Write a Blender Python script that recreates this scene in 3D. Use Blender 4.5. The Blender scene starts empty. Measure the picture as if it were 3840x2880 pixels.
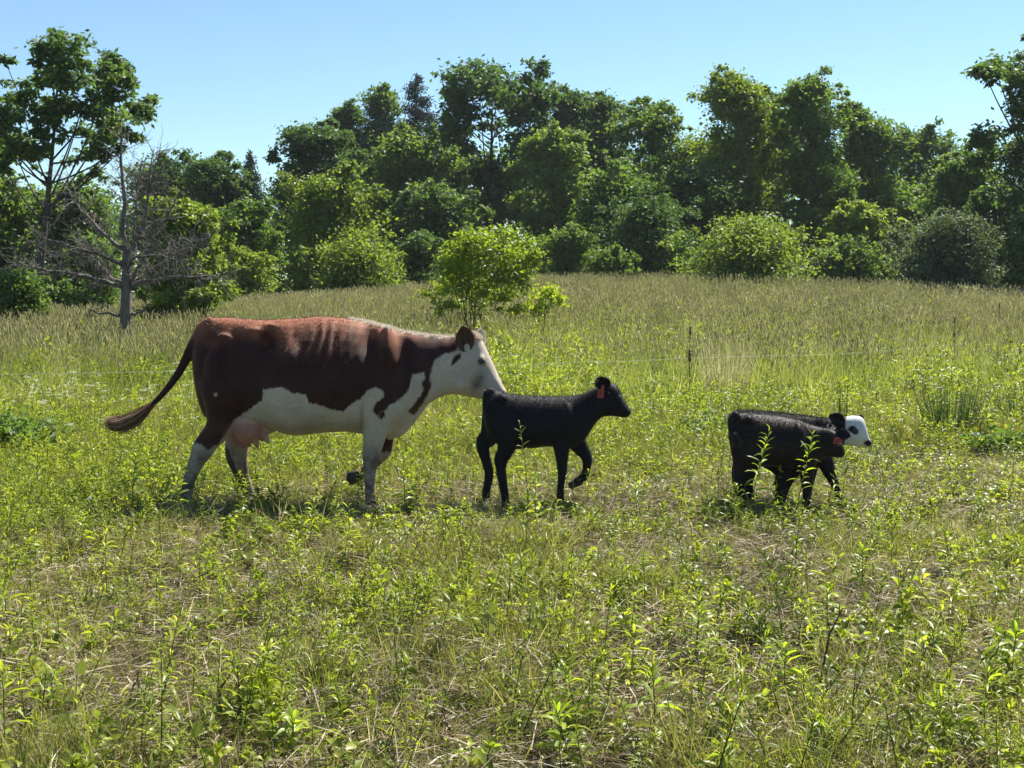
import bpy, bmesh, math, random
import numpy as np
from mathutils import Vector, Matrix, Euler

scn = bpy.context.scene
R = math.radians
rng = np.random.default_rng(7)
random.seed(7)

# ---------------------------------------------------------------- camera, light
F = 4560.0          # focal length in pixels of a 3840 px wide picture
CAMZ = 1.6
HZ = 1090.0
cam_d = bpy.data.cameras.new('camera')
cam = bpy.data.objects.new('camera', cam_d); scn.collection.objects.link(cam)
cam_d.sensor_width = 36.0
cam_d.lens = 36.0 * F / 3840.0
cam_d.shift_y = -(1440 - HZ) / 3840.0
cam_d.clip_start = 0.1; cam_d.clip_end = 3000
cam.location = (0, 0, CAMZ); cam.rotation_euler = (R(90), 0, 0)
scn.camera = cam

SUN_EL, SUN_AZ = 52.0, 38.0      # azimuth from +Y towards +X: behind the animals, a little right
w = bpy.data.worlds.new('World'); scn.world = w; w.use_nodes = True
nt = w.node_tree; nt.nodes.clear()
sky = nt.nodes.new('ShaderNodeTexSky'); sky.sky_type = 'NISHITA'; sky.sun_disc = False
sky.sun_elevation = R(SUN_EL); sky.sun_rotation = R(SUN_AZ)
sky.altitude = 300; sky.air_density = 1.0; sky.dust_density = 0.0; sky.ozone_density = 1.1
bg = nt.nodes.new('ShaderNodeBackground'); bg.inputs['Strength'].default_value = 0.06
wo = nt.nodes.new('ShaderNodeOutputWorld')
tnt = nt.nodes.new('ShaderNodeMix'); tnt.data_type = 'RGBA'; tnt.blend_type = 'MULTIPLY'; tnt.inputs[0].default_value = 1; tnt.inputs[7].default_value = (.87, 1.0, 1.04, 1)
nt.links.new(sky.outputs[0], tnt.inputs[6]); nt.links.new(tnt.outputs[2], bg.inputs[0]); nt.links.new(bg.outputs[0], wo.inputs[0])
sl = bpy.data.lights.new('sun', 'SUN'); sl.energy = 5.0; sl.angle = R(0.5); sl.color = (1.0, 0.95, 0.86)
so = bpy.data.objects.new('sun', sl); scn.collection.objects.link(so)
sd_ = Vector((math.sin(R(SUN_AZ)) * math.cos(R(SUN_EL)), math.cos(R(SUN_AZ)) * math.cos(R(SUN_EL)), math.sin(R(SUN_EL))))
so.rotation_euler = sd_.to_track_quat('Z', 'Y').to_euler(); so.location = (0, 0, 60)
vs = scn.view_settings
vs.view_transform = 'Standard'; vs.look = 'None'; vs.gamma = 1.0; vs.exposure = 1.33
try: vs.use_curve_mapping = False
except Exception: pass
scn.cycles.max_bounces = 6; scn.cycles.diffuse_bounces = 3; scn.cycles.glossy_bounces = 2
scn.cycles.transmission_bounces = 4; scn.cycles.transparent_max_bounces = 4
scn.cycles.use_denoising = True

# ---------------------------------------------------------------- helpers
def W(px, py, d):
    return np.array([(px - 1920.0) * d / F, d, CAMZ - (py - HZ) * d / F])

def tag(o, label=None, cat=None, group=None, kind=None):
    if label: o['label'] = label
    if cat: o['category'] = cat
    if group: o['group'] = group
    if kind: o['kind'] = kind
    return o

def link(name, me, mat=None, parent=None):
    o = bpy.data.objects.new(name, me); scn.collection.objects.link(o)
    if mat is not None and me is not None and not me.materials: me.materials.append(mat)
    if parent is not None: o.parent = parent
    return o

def empty(name, loc, label, cat, group=None):
    o = bpy.data.objects.new(name, None); scn.collection.objects.link(o)
    o.location = loc; o.empty_display_size = 0.1
    tag(o, label, cat, group); return o

def np_mesh(name, V, faces_list, smooth=False, attrs=None):
    """V (n,3); faces_list: list of int arrays (m,k)."""
    me = bpy.data.meshes.new(name)
    V = np.ascontiguousarray(V, dtype=np.float32)
    me.vertices.add(len(V)); me.vertices.foreach_set('co', V.ravel())
    loops = np.concatenate([f.ravel() for f in faces_list]).astype(np.int32)
    tot = np.concatenate([np.full(len(f), f.shape[1], dtype=np.int32) for f in faces_list])
    start = np.concatenate([[0], np.cumsum(tot)[:-1]]).astype(np.int32)
    me.loops.add(len(loops)); me.loops.foreach_set('vertex_index', loops)
    me.polygons.add(len(tot)); me.polygons.foreach_set('loop_start', start)
    me.polygons.foreach_set('loop_total', tot)
    if smooth: me.polygons.foreach_set('use_smooth', np.ones(len(tot), dtype=bool))
    for k, v in (attrs or {}).items():
        a = me.attributes.new(k, 'FLOAT', 'POINT'); a.data.foreach_set('value', np.asarray(v, dtype=np.float32))
    me.update(calc_edges=True)
    return me

class MB:
    """collects verts and faces of one mesh"""
    def __init__(s): s.v = []; s.f = {3: [], 4: []}; s.n = 0; s.a = []
    def add(s, V, F_, a=0.0):
        V = np.asarray(V, float); F_ = np.asarray(F_, int)
        s.v.append(V); s.f[F_.shape[1]].append(F_ + s.n); s.a.append(np.full(len(V), a)); s.n += len(V)
    def add2(s, V, quads, tris, a=0.0):
        V = np.asarray(V, float); s.v.append(V)
        if len(quads): s.f[4].append(np.asarray(quads, int) + s.n)
        if len(tris): s.f[3].append(np.asarray(tris, int) + s.n)
        s.a.append(np.full(len(V), a)); s.n += len(V)
    def tube(s, pts, rad, sides=6, a=0.0, rb=None, cap=True, side_dir=None):
        pts = np.asarray(pts, float); n = len(pts)
        rad = np.broadcast_to(np.asarray(rad, float), (n,)); rb = rad if rb is None else np.broadcast_to(np.asarray(rb, float), (n,))
        T = np.gradient(pts, axis=0); T /= np.linalg.norm(T, axis=1)[:, None] + 1e-12
        ref = np.array([0, 1.0, 0]) if side_dir is None else np.asarray(side_dir, float)
        if side_dir is None and abs(T[:, 1]).mean() > 0.8: ref = np.array([1.0, 0, 0])
        N1 = np.cross(ref, T); N1 /= np.linalg.norm(N1, axis=1)[:, None] + 1e-12
        N2 = np.cross(T, N1)
        th = np.linspace(0, 2 * np.pi, sides, endpoint=False)
        V = (pts[:, None, :] + rad[:, None, None] * np.cos(th)[None, :, None] * N1[:, None, :]
             + rb[:, None, None] * np.sin(th)[None, :, None] * N2[:, None, :]).reshape(-1, 3)
        q = []
        for i in range(n - 1):
            for k in range(sides):
                k2 = (k + 1) % sides
                q.append((i * sides + k, i * sides + k2, (i + 1) * sides + k2, (i + 1) * sides + k))
        t = []
        if cap:
            V = np.vstack([V, pts[0] - T[0] * rad[0] * .5, pts[-1] + T[-1] * rad[-1] * .5])
            for k in range(sides):
                k2 = (k + 1) % sides
                t.append((n * sides, k2, k)); t.append((n * sides + 1, (n - 1) * sides + k, (n - 1) * sides + k2))
        s.add2(V, q, t, a)
    def mesh(s, name, smooth=False):
        fl = [np.concatenate(s.f[k]) for k in (3, 4) if s.f[k]]
        return np_mesh(name, np.concatenate(s.v), fl, smooth, {'rnd': np.concatenate(s.a)})

def hash2(ix, iy, seed):
    h = (ix.astype(np.int64) * 374761393 + iy.astype(np.int64) * 668265263 + seed * 974634777) & 0xffffffff
    h = ((h ^ (h >> 13)) * 1274126177) & 0xffffffff
    return ((h ^ (h >> 16)) & 0xffff) / 65535.0
def vnoise(x, y, scale, seed=0):
    x = np.asarray(x, float) / scale; y = np.asarray(y, float) / scale
    ix = np.floor(x); iy = np.floor(y); fx = x - ix; fy = y - iy
    fx = fx * fx * (3 - 2 * fx); fy = fy * fy * (3 - 2 * fy)
    a = hash2(ix, iy, seed); b = hash2(ix + 1, iy, seed); c = hash2(ix, iy + 1, seed); d = hash2(ix + 1, iy + 1, seed)
    return (a * (1 - fx) + b * fx) * (1 - fy) + (c * (1 - fx) + d * fx) * fy
def smooth(e0, e1, x):
    t = np.clip((x - e0) / (e1 - e0), 0, 1); return t * t * (3 - 2 * t)

AX = np.array([-60, -19, -15, -10, -4, 0.8, 6.7, 13.6, 17.6, 22, 60.0])
AZ = np.array([0.1, .15, .25, .45, .9, 1.3, 1.34, 1.05, .75, .5, .4])
def H(x, y):
    """height of the field"""
    x = np.asarray(x, float); y = np.asarray(y, float)
    h = np.interp(x, AX, AZ) * smooth(12.0, 46.0, y)
    h = h + (vnoise(x, y, 1.3, 3) - .5) * .06 + (vnoise(x, y, .45, 4) - .5) * .05
    return h

# ---------------------------------------------------------------- materials
def new_mat(name):
    m = bpy.data.materials.new(name); m.use_nodes = True
    n = m.node_tree.nodes; n.clear()
    return m, n, m.node_tree.links
def ramp(n, stops, interp='LINEAR'):
    r = n.new('ShaderNodeValToRGB'); r.color_ramp.interpolation = interp
    e = r.color_ramp.elements
    while len(e) > 1: e.remove(e[0])
    e[0].position = stops[0][0]; e[0].color = (*stops[0][1], 1)
    for p, c in stops[1:]:
        q = e.new(p); q.color = (*c, 1)
    return r
def noise(n, l, scale, detail=3, vec=None, rough=.5, dist=0):
    t = n.new('ShaderNodeTexNoise'); t.inputs['Scale'].default_value = scale; t.inputs['Detail'].default_value = detail
    t.inputs['Roughness'].default_value = rough; t.inputs['Distortion'].default_value = dist
    if vec is not None: l.new(vec, t.inputs['Vector'])
    return t

def leaf_mat(name, stops, trans=0.45, tint=(1.0, 1.05, .45), gloss=.25, rough=.5, patch=None, wi=.3):
    """leaves: colour by each leaf's own random value and, on instanced plants, each plant's; lets sun through"""
    m, n, l = new_mat(name)
    at = n.new('ShaderNodeAttribute'); at.attribute_name = 'rnd'
    oi = n.new('ShaderNodeObjectInfo')
    geo = n.new('ShaderNodeNewGeometry')
    nz = noise(n, l, patch or .35, 3, geo.outputs['Position'])
    a1 = n.new('ShaderNodeMath'); a1.operation = 'MULTIPLY'; a1.inputs[1].default_value = .45; l.new(at.outputs['Fac'], a1.inputs[0])
    a2 = n.new('ShaderNodeMath'); a2.operation = 'MULTIPLY_ADD'; a2.inputs[1].default_value = wi; l.new(oi.outputs['Random'], a2.inputs[0]); l.new(a1.outputs[0], a2.inputs[2])
    a3 = n.new('ShaderNodeMath'); a3.operation = 'MULTIPLY_ADD'; a3.inputs[1].default_value = .5; l.new(nz.outputs['Fac'], a3.inputs[0]); l.new(a2.outputs[0], a3.inputs[2])
    a4 = n.new('ShaderNodeMath'); a4.operation = 'SUBTRACT'; a4.inputs[1].default_value = .13 + (wi - .3) * .5; l.new(a3.outputs[0], a4.inputs[0])
    r = ramp(n, stops); l.new(a4.outputs[0], r.inputs[0])
    p = n.new('ShaderNodeBsdfPrincipled'); p.inputs['Roughness'].default_value = rough
    p.inputs['Specular IOR Level'].default_value = gloss
    l.new(r.outputs[0], p.inputs['Base Color'])
    tr = n.new('ShaderNodeBsdfTranslucent')
    mul = n.new('ShaderNodeMix'); mul.data_type = 'RGBA'; mul.blend_type = 'MULTIPLY'; mul.inputs[0].default_value = 1
    l.new(r.outputs[0], mul.inputs[6]); mul.inputs[7].default_value = (*[c * 1.7 for c in tint], 1)
    l.new(mul.outputs[2], tr.inputs[0])
    mx = n.new('ShaderNodeMixShader'); mx.inputs[0].default_value = trans
    l.new(p.outputs[0], mx.inputs[1]); l.new(tr.outputs[0], mx.inputs[2])
    o = n.new('ShaderNodeOutputMaterial'); l.new(mx.outputs[0], o.inputs[0])
    return m

def plain_mat(name, c1, c2, scale=8, rough=.8, bump=.2, stretch=None, spec=.3):
    m, n, l = new_mat(name)
    tc = n.new('ShaderNodeTexCoord'); mp = n.new('ShaderNodeMapping'); l.new(tc.outputs['Object'], mp.inputs[0])
    if stretch: mp.inputs['Scale'].default_value = stretch
    t = noise(n, l, scale, 4, mp.outputs[0], .6)
    r = ramp(n, [(.3, c1), (.7, c2)]); l.new(t.outputs['Fac'], r.inputs[0])
    p = n.new('ShaderNodeBsdfPrincipled'); p.inputs['Roughness'].default_value = rough; p.inputs['Specular IOR Level'].default_value = spec
    l.new(r.outputs[0], p.inputs['Base Color'])
    b = n.new('ShaderNodeBump'); b.inputs['Strength'].default_value = bump; b.inputs['Distance'].default_value = .02
    l.new(t.outputs['Fac'], b.inputs['Height']); l.new(b.outputs[0], p.inputs['Normal'])
    o = n.new('ShaderNodeOutputMaterial'); l.new(p.outputs[0], o.inputs[0])
    return m

M = {}
M['grass'] = leaf_mat('grass_blades', [(0, (.045, .06, .016)), (.3, (.12, .145, .034)), (.55, (.21, .22, .06)), (.75, (.32, .29, .12)), (1, (.50, .43, .27))], .34, (1, 1.02, .5), .3, .38, .5, .45)
M['meadow'] = leaf_mat('meadow_blades', [(0, (.09, .125, .035)), (.35, (.18, .23, .065)), (.65, (.30, .33, .12)), (1, (.45, .42, .23))], .45, (1, 1, .55), .2, .6, .25, .6)
M['seed'] = leaf_mat('seed_heads', [(0, (.17, .165, .10)), (.5, (.31, .30, .18)), (1, (.50, .47, .32))], .35, (1, .97, .75), .1, .8, .2, .5)
M['straw'] = leaf_mat('dry_straw', [(0, (.05, .033, .025)), (.35, (.11, .08, .05)), (.55, (.28, .22, .14)), (.75, (.52, .46, .32)), (1, (.72, .67, .54))], .1, (1, .95, .7), .2, .6, 1.2)
M['weed'] = leaf_mat('weed_leaves', [(0, (.05, .075, .014)), (.3, (.12, .155, .022)), (.6, (.22, .27, .034)), (.9, (.36, .37, .05)), (1, (.5, .42, .07))], .5, (1, 1.02, .42), .22, .38, .6, .4)
M['weed_bright'] = leaf_mat('bright_weed_leaves', [(0, (.10, .17, .02)), (.4, (.20, .27, .03)), (.75, (.32, .37, .045)), (1, (.46, .48, .06))], .5, (1, 1.02, .4), .25, .38, 3)  # lighter green for the single plants that stand out
M['weedstem'] = plain_mat('weed_stem', (.07, .08, .03), (.14, .13, .05), 30, .7)
M['flower'] = leaf_mat('white_petals', [(0, (.6, .62, .55)), (1, (.8, .8, .75))], .3, (1, 1, .9), .1, .7)
M['bark'] = plain_mat('bark', (.035, .028, .022), (.10, .085, .07), 14, .95, .8, (1, 1, .25))
M['deadbark'] = plain_mat('dead_bark', (.065, .056, .05), (.18, .16, .145), 16, .9, .6, (1, 1, .3))
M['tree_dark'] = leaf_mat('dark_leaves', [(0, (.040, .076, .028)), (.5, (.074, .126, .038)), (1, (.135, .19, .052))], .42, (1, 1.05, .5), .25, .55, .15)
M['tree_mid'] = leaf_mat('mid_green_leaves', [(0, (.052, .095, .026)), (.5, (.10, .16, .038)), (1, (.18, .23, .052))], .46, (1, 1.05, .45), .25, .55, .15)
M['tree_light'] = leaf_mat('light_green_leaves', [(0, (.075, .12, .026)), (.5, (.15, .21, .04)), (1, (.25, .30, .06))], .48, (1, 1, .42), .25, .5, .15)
M['sapling'] = leaf_mat('sapling_leaves', [(0, (.09, .14, .02)), (.5, (.20, .26, .032)), (1, (.34, .38, .05))], .5, (1, 1.02, .38), .3, .45, .4)
M['willow'] = leaf_mat('grey_green_leaves', [(0, (.06, .095, .045)), (.5, (.11, .15, .075)), (1, (.19, .22, .11))], .35, (1, 1, .6), .25, .6, .2)
M['spruce'] = leaf_mat('spruce_needles', [(0, (.016, .03, .02)), (.5, (.028, .048, .028)), (1, (.05, .075, .04))], .15, (1, 1, .6), .15, .7, .2)
M['rush'] = leaf_mat('rush_blades', [(0, (.02, .045, .02)), (.5, (.04, .08, .032)), (1, (.09, .14, .05))], .2, (1, 1, .5), .3, .5, .5)
M['hoof'] = plain_mat('hoof_horn', (.02, .018, .016), (.05, .043, .036), 20, .5)
M['eye'] = plain_mat('eye_dark', (.006, .005, .004), (.012, .009, .007), 20, .08, 0, None, .8)
M['eyelid'] = plain_mat('eyelid_skin', (.05, .04, .035), (.10, .08, .07), 60, .6, .1)
M['tag'] = plain_mat('red_plastic', (.24, .03, .028), (.30, .045, .04), 20, .45, 0)
M['tagink'] = plain_mat('tag_ink', (.12, .02, .02), (.16, .03, .03), 20, .6, 0)
M['post'] = plain_mat('dark_steel_post', (.02, .022, .018), (.05, .05, .04), 20, .6)
M['wire'] = plain_mat('pale_twine', (.35, .42, .32), (.45, .52, .4), 40, .6, 0)
M['clip'] = plain_mat('brown_clip', (.12, .05, .03), (.16, .07, .04), 40, .6, 0)

# ground
def ground_mat():
    m, n, l = new_mat('soil_and_thatch')
    geo = n.new('ShaderNodeNewGeometry'); pos = geo.outputs['Position']
    a = noise(n, l, 1.1, 5, pos, .6); b = noise(n, l, 45, 4, pos, .7); c = noise(n, l, 160, 2, pos, .6)
    ra = ramp(n, [(.3, (.024, .016, .013)), (.5, (.045, .031, .022)), (.7, (.03, .028, .015))]); l.new(a.outputs['Fac'], ra.inputs[0])
    rb = ramp(n, [(.35, (.35, .3, .25)), (.62, (1.6, 1.5, 1.2))]); l.new(b.outputs['Fac'], rb.inputs[0])
    mx = n.new('ShaderNodeMix'); mx.data_type = 'RGBA'; mx.blend_type = 'MULTIPLY'; mx.inputs[0].default_value = 1
    l.new(ra.outputs[0], mx.inputs[6]); l.new(rb.outputs[0], mx.inputs[7])
    p = n.new('ShaderNodeBsdfPrincipled'); p.inputs['Roughness'].default_value = .95; p.inputs['Specular IOR Level'].default_value = .1
    l.new(mx.outputs[2], p.inputs['Base Color'])
    bu = n.new('ShaderNodeBump'); bu.inputs['Strength'].default_value = .7; bu.inputs['Distance'].default_value = .03
    l.new(b.outputs['Fac'], bu.inputs['Height']); l.new(bu.outputs[0], p.inputs['Normal'])
    o = n.new('ShaderNodeOutputMaterial'); l.new(p.outputs[0], o.inputs[0])
    return m
M['ground'] = ground_mat()

# ---------------------------------------------------------------- thin summer haze
def haze_box():
    m, n, l = new_mat('summer_haze')
    v = n.new('ShaderNodeVolumePrincipled'); v.inputs['Color'].default_value = (.80, .88, 1, 1); v.inputs['Density'].default_value = HAZE; v.inputs['Anisotropy'].default_value = .3
    o = n.new('ShaderNodeOutputMaterial'); l.new(v.outputs[0], o.inputs['Volume'])
    x0, x1, y0, y1, z0, z1 = -900, 900, -260, 1500, -1.4, 19
    me = bpy.data.meshes.new('haze'); me.from_pydata([(x, y, z) for z in (z0, z1) for x, y in ((x0, y0), (x1, y0), (x1, y1), (x0, y1))], [], [(3, 2, 1, 0), (4, 5, 6, 7), (0, 1, 5, 4), (1, 2, 6, 5), (2, 3, 7, 6), (3, 0, 4, 7)])
    tag(link('haze', me, m), 'thin pale summer haze over the whole pasture', None, None, 'stuff')
HAZE = 0.0002
haze_box()

# ---------------------------------------------------------------- ground sheet
def axis(lo, hi, fine_lo, fine_hi, fine, grow=1.12):
    a = list(np.arange(fine_lo, fine_hi + 1e-6, fine)); s = fine; x = a[-1]
    while x < hi: s *= grow; x += s; a.append(x)
    s = fine; x = a[0]; b = []
    while x > lo: s *= grow; x -= s; b.append(x)
    return np.array(b[::-1] + a)
gx = axis(-700, 700, -9, 9, .16); gy = axis(-120, 1200, 3, 18, .16)
XX, YY = np.meshgrid(gx, gy); ZZ = H(XX, YY)
nx, ny = len(gx), len(gy)
I = np.arange(nx * ny).reshape(ny, nx)
q = np.stack([I[:-1, :-1], I[:-1, 1:], I[1:, 1:], I[1:, :-1]], -1).reshape(-1, 4)
me = np_mesh('ground', np.stack([XX, YY, ZZ], -1).reshape(-1, 3), [q], True)
tag(link('ground', me, M['ground']), 'uneven pasture soil with dry thatch under the grass', None, None, 'structure')

# ---------------------------------------------------------------- animals
def make_body(name, build, voxel, post=None, smooth_it=6):
    mb = MB(); build(mb)
    me = mb.mesh(name + '_raw')
    o = bpy.data.objects.new(name + '_raw', me); scn.collection.objects.link(o)
    rm = o.modifiers.new('r', 'REMESH'); rm.mode = 'VOXEL'; rm.voxel_size = voxel; rm.adaptivity = 0
    sm = o.modifiers.new('s', 'SMOOTH'); sm.factor = .5; sm.iterations = smooth_it
    dg = bpy.context.evaluated_depsgraph_get(); dg.update()
    out = bpy.data.meshes.new_from_object(o.evaluated_get(dg)); out.name = name
    bpy.data.objects.remove(o); bpy.data.meshes.remove(me)
    out.materials.clear()
    V = np.empty(len(out.vertices) * 3); out.vertices.foreach_get('co', V); V = V.reshape(-1, 3)
    if post is not None:
        V, attrs = post(V)
        out.vertices.foreach_set('co', V.astype(np.float32).ravel())
        for k, v in attrs.items():
            a = out.attributes.new(k, 'FLOAT', 'POINT'); a.data.foreach_set('value', v.astype(np.float32))
    out.polygons.foreach_set('use_smooth', np.ones(len(out.polygons), dtype=bool))
    out.update()
    return out

def torso(mb, st, D, yo=0.0, sides=28, pear=.16, ex=.92):
    """st: (px, top, bottom, halfwidth, yshift) - vertical slices, interpolated"""
    st = np.array([s if len(s) == 5 else (*s, 0) for s in st], float)
    t = np.arange(len(st)); tt = np.linspace(0, len(st) - 1, (len(st) - 1) * 3 + 1)
    S = np.stack([np.interp(tt, t, st[:, k]) for k in range(5)], -1)
    # soften the polyline
    for _ in range(2): S[1:-1] = .25 * S[:-2] + .5 * S[1:-1] + .25 * S[2:]
    th = np.linspace(0, 2 * np.pi, sides, endpoint=False)
    V = []
    for px, top, bot, hw, ys in S:
        d = D + yo + ys
        X = (px - 1920) * d / F; zt = CAMZ - (top - HZ) * d / F; zb = CAMZ - (bot - HZ) * d / F
        c, h = (zt + zb) / 2, (zt - zb) / 2
        y = hw * np.sign(np.sin(th)) * np.abs(np.sin(th)) ** ex * (1 - pear * np.cos(th))
        V.append(np.stack([np.full(sides, X), d + y, c + h * np.cos(th)], -1))
    n = len(V); V = np.concatenate(V)
    qd = [(i * sides + k, i * sides + (k + 1) % sides, (i + 1) * sides + (k + 1) % sides, (i + 1) * sides + k) for i in range(n - 1) for k in range(sides)]
    V = np.vstack([V, V[:sides].mean(0), V[(n - 1) * sides:n * sides].mean(0)])
    tr = [(n * sides, (k + 1) % sides, k) for k in range(sides)] + [(n * sides + 1, (n - 1) * sides + k, (n - 1) * sides + (k + 1) % sides) for k in range(sides)]
    mb.add2(V, qd, tr)

LK = 1.0
def limb(mb, pts, d, sides=14):
    """pts: (px, py, half thickness px, half width m[, y shift])"""
    P_ = []; ra = []; rb = []
    for p in pts:
        ys = p[4] if len(p) > 4 else 0
        P_.append(W(p[0], p[1], d + ys)); ra.append(p[2] * d / F * LK); rb.append(p[3] * LK)
    P_ = np.array(P_); n = len(P_); t = np.arange(n); tt = np.linspace(0, n - 1, (n - 1) * 3 + 1)
    P2 = np.stack([np.interp(tt, t, P_[:, k]) for k in range(3)], -1)
    ra = np.interp(tt, t, ra); rb = np.interp(tt, t, rb)
    P2[1:-1] = .25 * P2[:-2] + .5 * P2[1:-1] + .25 * P2[2:]
    mb.tube(P2, ra, sides, rb=rb)

def ball(mb, px, py, d, rx, ry, rz, n=12):
    c = W(px, py, d); th = np.linspace(.12, np.pi - .12, n)
    pts = np.stack([np.full(n, c[0]), np.full(n, c[1]), c[2] + rz * np.cos(th)], -1)
    mb.tube(pts, ry * np.sin(th), 14, rb=rx * np.sin(th))

def poly_sd(P2, poly):
    """signed distance (positive inside) of points to polygon"""
    poly = np.asarray(poly, float); n = len(poly)
    x, y = P2[:, 0], P2[:, 1]; best = np.full(len(P2), 1e9); ins = np.zeros(len(P2), bool)
    for i in range(n):
        a, b = poly[i], poly[(i + 1) % n]; e = b - a
        t = np.clip(((x - a[0]) * e[0] + (y - a[1]) * e[1]) / (e @ e + 1e-9), 0, 1)
        best = np.minimum(best, np.hypot(x - a[0] - t * e[0], y - a[1] - t * e[1]))
        c = (a[1] > y) != (b[1] > y)
        xi = (b[0] - a[0]) * (y - a[1]) / (b[1] - a[1] + 1e-12) + a[0]
        ins ^= c & (x < xi)
    return np.where(ins, best, -best)

def coat_mat(name, dark1, dark2, white=(.62, .57, .49), sheen=.25, rough=.62, edge=.03, stint=(1, 1, 1)):
    m, n, l = new_mat(name)
    tc = n.new('ShaderNodeTexCoord'); oc = tc.outputs['Object']
    def attr(k):
        a = n.new('ShaderNodeAttribute'); a.attribute_name = k; return a.outputs['Fac']
    mp = n.new('ShaderNodeMapping'); mp.inputs['Scale'].default_value = (1, 1, .35); l.new(oc, mp.inputs[0])
    e1 = noise(n, l, 38, 6, mp.outputs[0], .78)
    m1 = n.new('ShaderNodeMath'); m1.operation = 'SUBTRACT'; l.new(e1.outputs['Fac'], m1.inputs[0]); m1.inputs[1].default_value = .5
    m2 = n.new('ShaderNodeMath'); m2.operation = 'MULTIPLY_ADD'; l.new(m1.outputs[0], m2.inputs[0]); m2.inputs[1].default_value = edge * 2; l.new(attr('white'), m2.inputs[2])
    m3 = n.new('ShaderNodeMapRange'); m3.inputs[1].default_value = -.007; m3.inputs[2].default_value = .007; l.new(m2.outputs[0], m3.inputs[0])
    base = noise(n, l, 7, 4, oc, .6)
    rd = ramp(n, [(.3, dark1), (.7, dark2)]); l.new(base.outputs['Fac'], rd.inputs[0])
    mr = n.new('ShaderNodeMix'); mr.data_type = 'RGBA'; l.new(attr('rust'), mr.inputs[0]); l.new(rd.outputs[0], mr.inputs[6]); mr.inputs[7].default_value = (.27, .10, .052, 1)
    rw = ramp(n, [(.3, tuple(c * .8 for c in white)), (.7, white)]); l.new(base.outputs['Fac'], rw.inputs[0])
    mx = n.new('ShaderNodeMix'); mx.data_type = 'RGBA'; l.new(m3.outputs[0], mx.inputs[0]); l.new(mr.outputs[2], mx.inputs[6]); l.new(rw.outputs[0], mx.inputs[7])
    # pink skin of udder and nose
    mp2 = n.new('ShaderNodeMix'); mp2.data_type = 'RGBA'; l.new(attr('pink'), mp2.inputs[0]); l.new(mx.outputs[2], mp2.inputs[6]); mp2.inputs[7].default_value = (.42, .21, .17, 1)
    # mud and stain, plus shade painted into the cow's near ear
    dn = noise(n, l, 9, 5, oc, .65)
    dm = n.new('ShaderNodeMath'); dm.operation = 'MULTIPLY'; l.new(attr('dirt_shade'), dm.inputs[0])
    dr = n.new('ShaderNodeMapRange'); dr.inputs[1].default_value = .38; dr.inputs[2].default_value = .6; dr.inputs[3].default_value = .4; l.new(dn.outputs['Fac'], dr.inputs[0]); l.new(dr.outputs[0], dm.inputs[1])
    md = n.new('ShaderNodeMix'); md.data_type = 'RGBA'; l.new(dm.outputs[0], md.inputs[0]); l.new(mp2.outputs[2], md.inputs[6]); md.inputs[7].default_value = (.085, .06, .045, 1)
    # hair grain
    mp3 = n.new('ShaderNodeMapping'); mp3.inputs['Scale'].default_value = (.5, 1, 1); l.new(oc, mp3.inputs[0])
    hn = noise(n, l, 150, 3, mp3.outputs[0], .7)
    hr = ramp(n, [(.3, (.72, .72, .72)), (.7, (1.25, 1.25, 1.25))]); l.new(hn.outputs['Fac'], hr.inputs[0])
    mh = n.new('ShaderNodeMix'); mh.data_type = 'RGBA'; mh.blend_type = 'MULTIPLY'; mh.inputs[0].default_value = 1; l.new(md.outputs[2], mh.inputs[6]); l.new(hr.outputs[0], mh.inputs[7])
    p = n.new('ShaderNodeBsdfPrincipled'); l.new(mh.outputs[2], p.inputs['Base Color']); p.inputs['Roughness'].default_value = rough
    p.inputs['Specular IOR Level'].default_value = .15; p.inputs['Sheen Weight'].default_value = sheen; p.inputs['Sheen Roughness'].default_value = .45; p.inputs['Sheen Tint'].default_value = (*stint, 1)
    bp = n.new('ShaderNodeBump'); bp.inputs['Strength'].default_value = .5; bp.inputs['Distance'].default_value = .006
    l.new(hn.outputs['Fac'], bp.inputs['Height']); l.new(bp.outputs[0], p.inputs['Normal'])
    o = n.new('ShaderNodeOutputMaterial'); l.new(p.outputs[0], o.inputs[0])
    return m
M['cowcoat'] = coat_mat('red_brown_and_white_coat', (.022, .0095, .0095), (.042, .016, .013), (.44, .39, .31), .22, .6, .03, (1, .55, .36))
M['calfcoat'] = coat_mat('black_coat', (.005, .0055, .008), (.010, .010, .013), (.6, .6, .57), .035, .6, .006, (.9, .9, 1))
M['calfcoat2'] = coat_mat('dark_brownish_black_coat', (.009, .007, .008), (.020, .014, .013), (.6, .6, .57), .06, .5, .006, (1, .85, .75))
def hair_mat(name, stops):
    return leaf_mat(name, stops, .15, (1, .9, .8), .3, .5, 5)
M['brownhair'] = hair_mat('brown_hair', [(0, (.06, .02, .012)), (.6, (.15, .052, .03)), (1, (.36, .18, .115))])
M['whitehair'] = hair_mat('white_hair', [(0, (.5, .45, .38)), (1, (.7, .66, .58))])
M['blackhair'] = hair_mat('black_hair', [(0, (.01, .01, .012)), (.5, (.03, .028, .03)), (1, (.14, .13, .125))])
M['tailhair'] = hair_mat('tail_hair', [(0, (.07, .035, .025)), (.5, (.16, .09, .06)), (1, (.45, .36, .26))])

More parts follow.
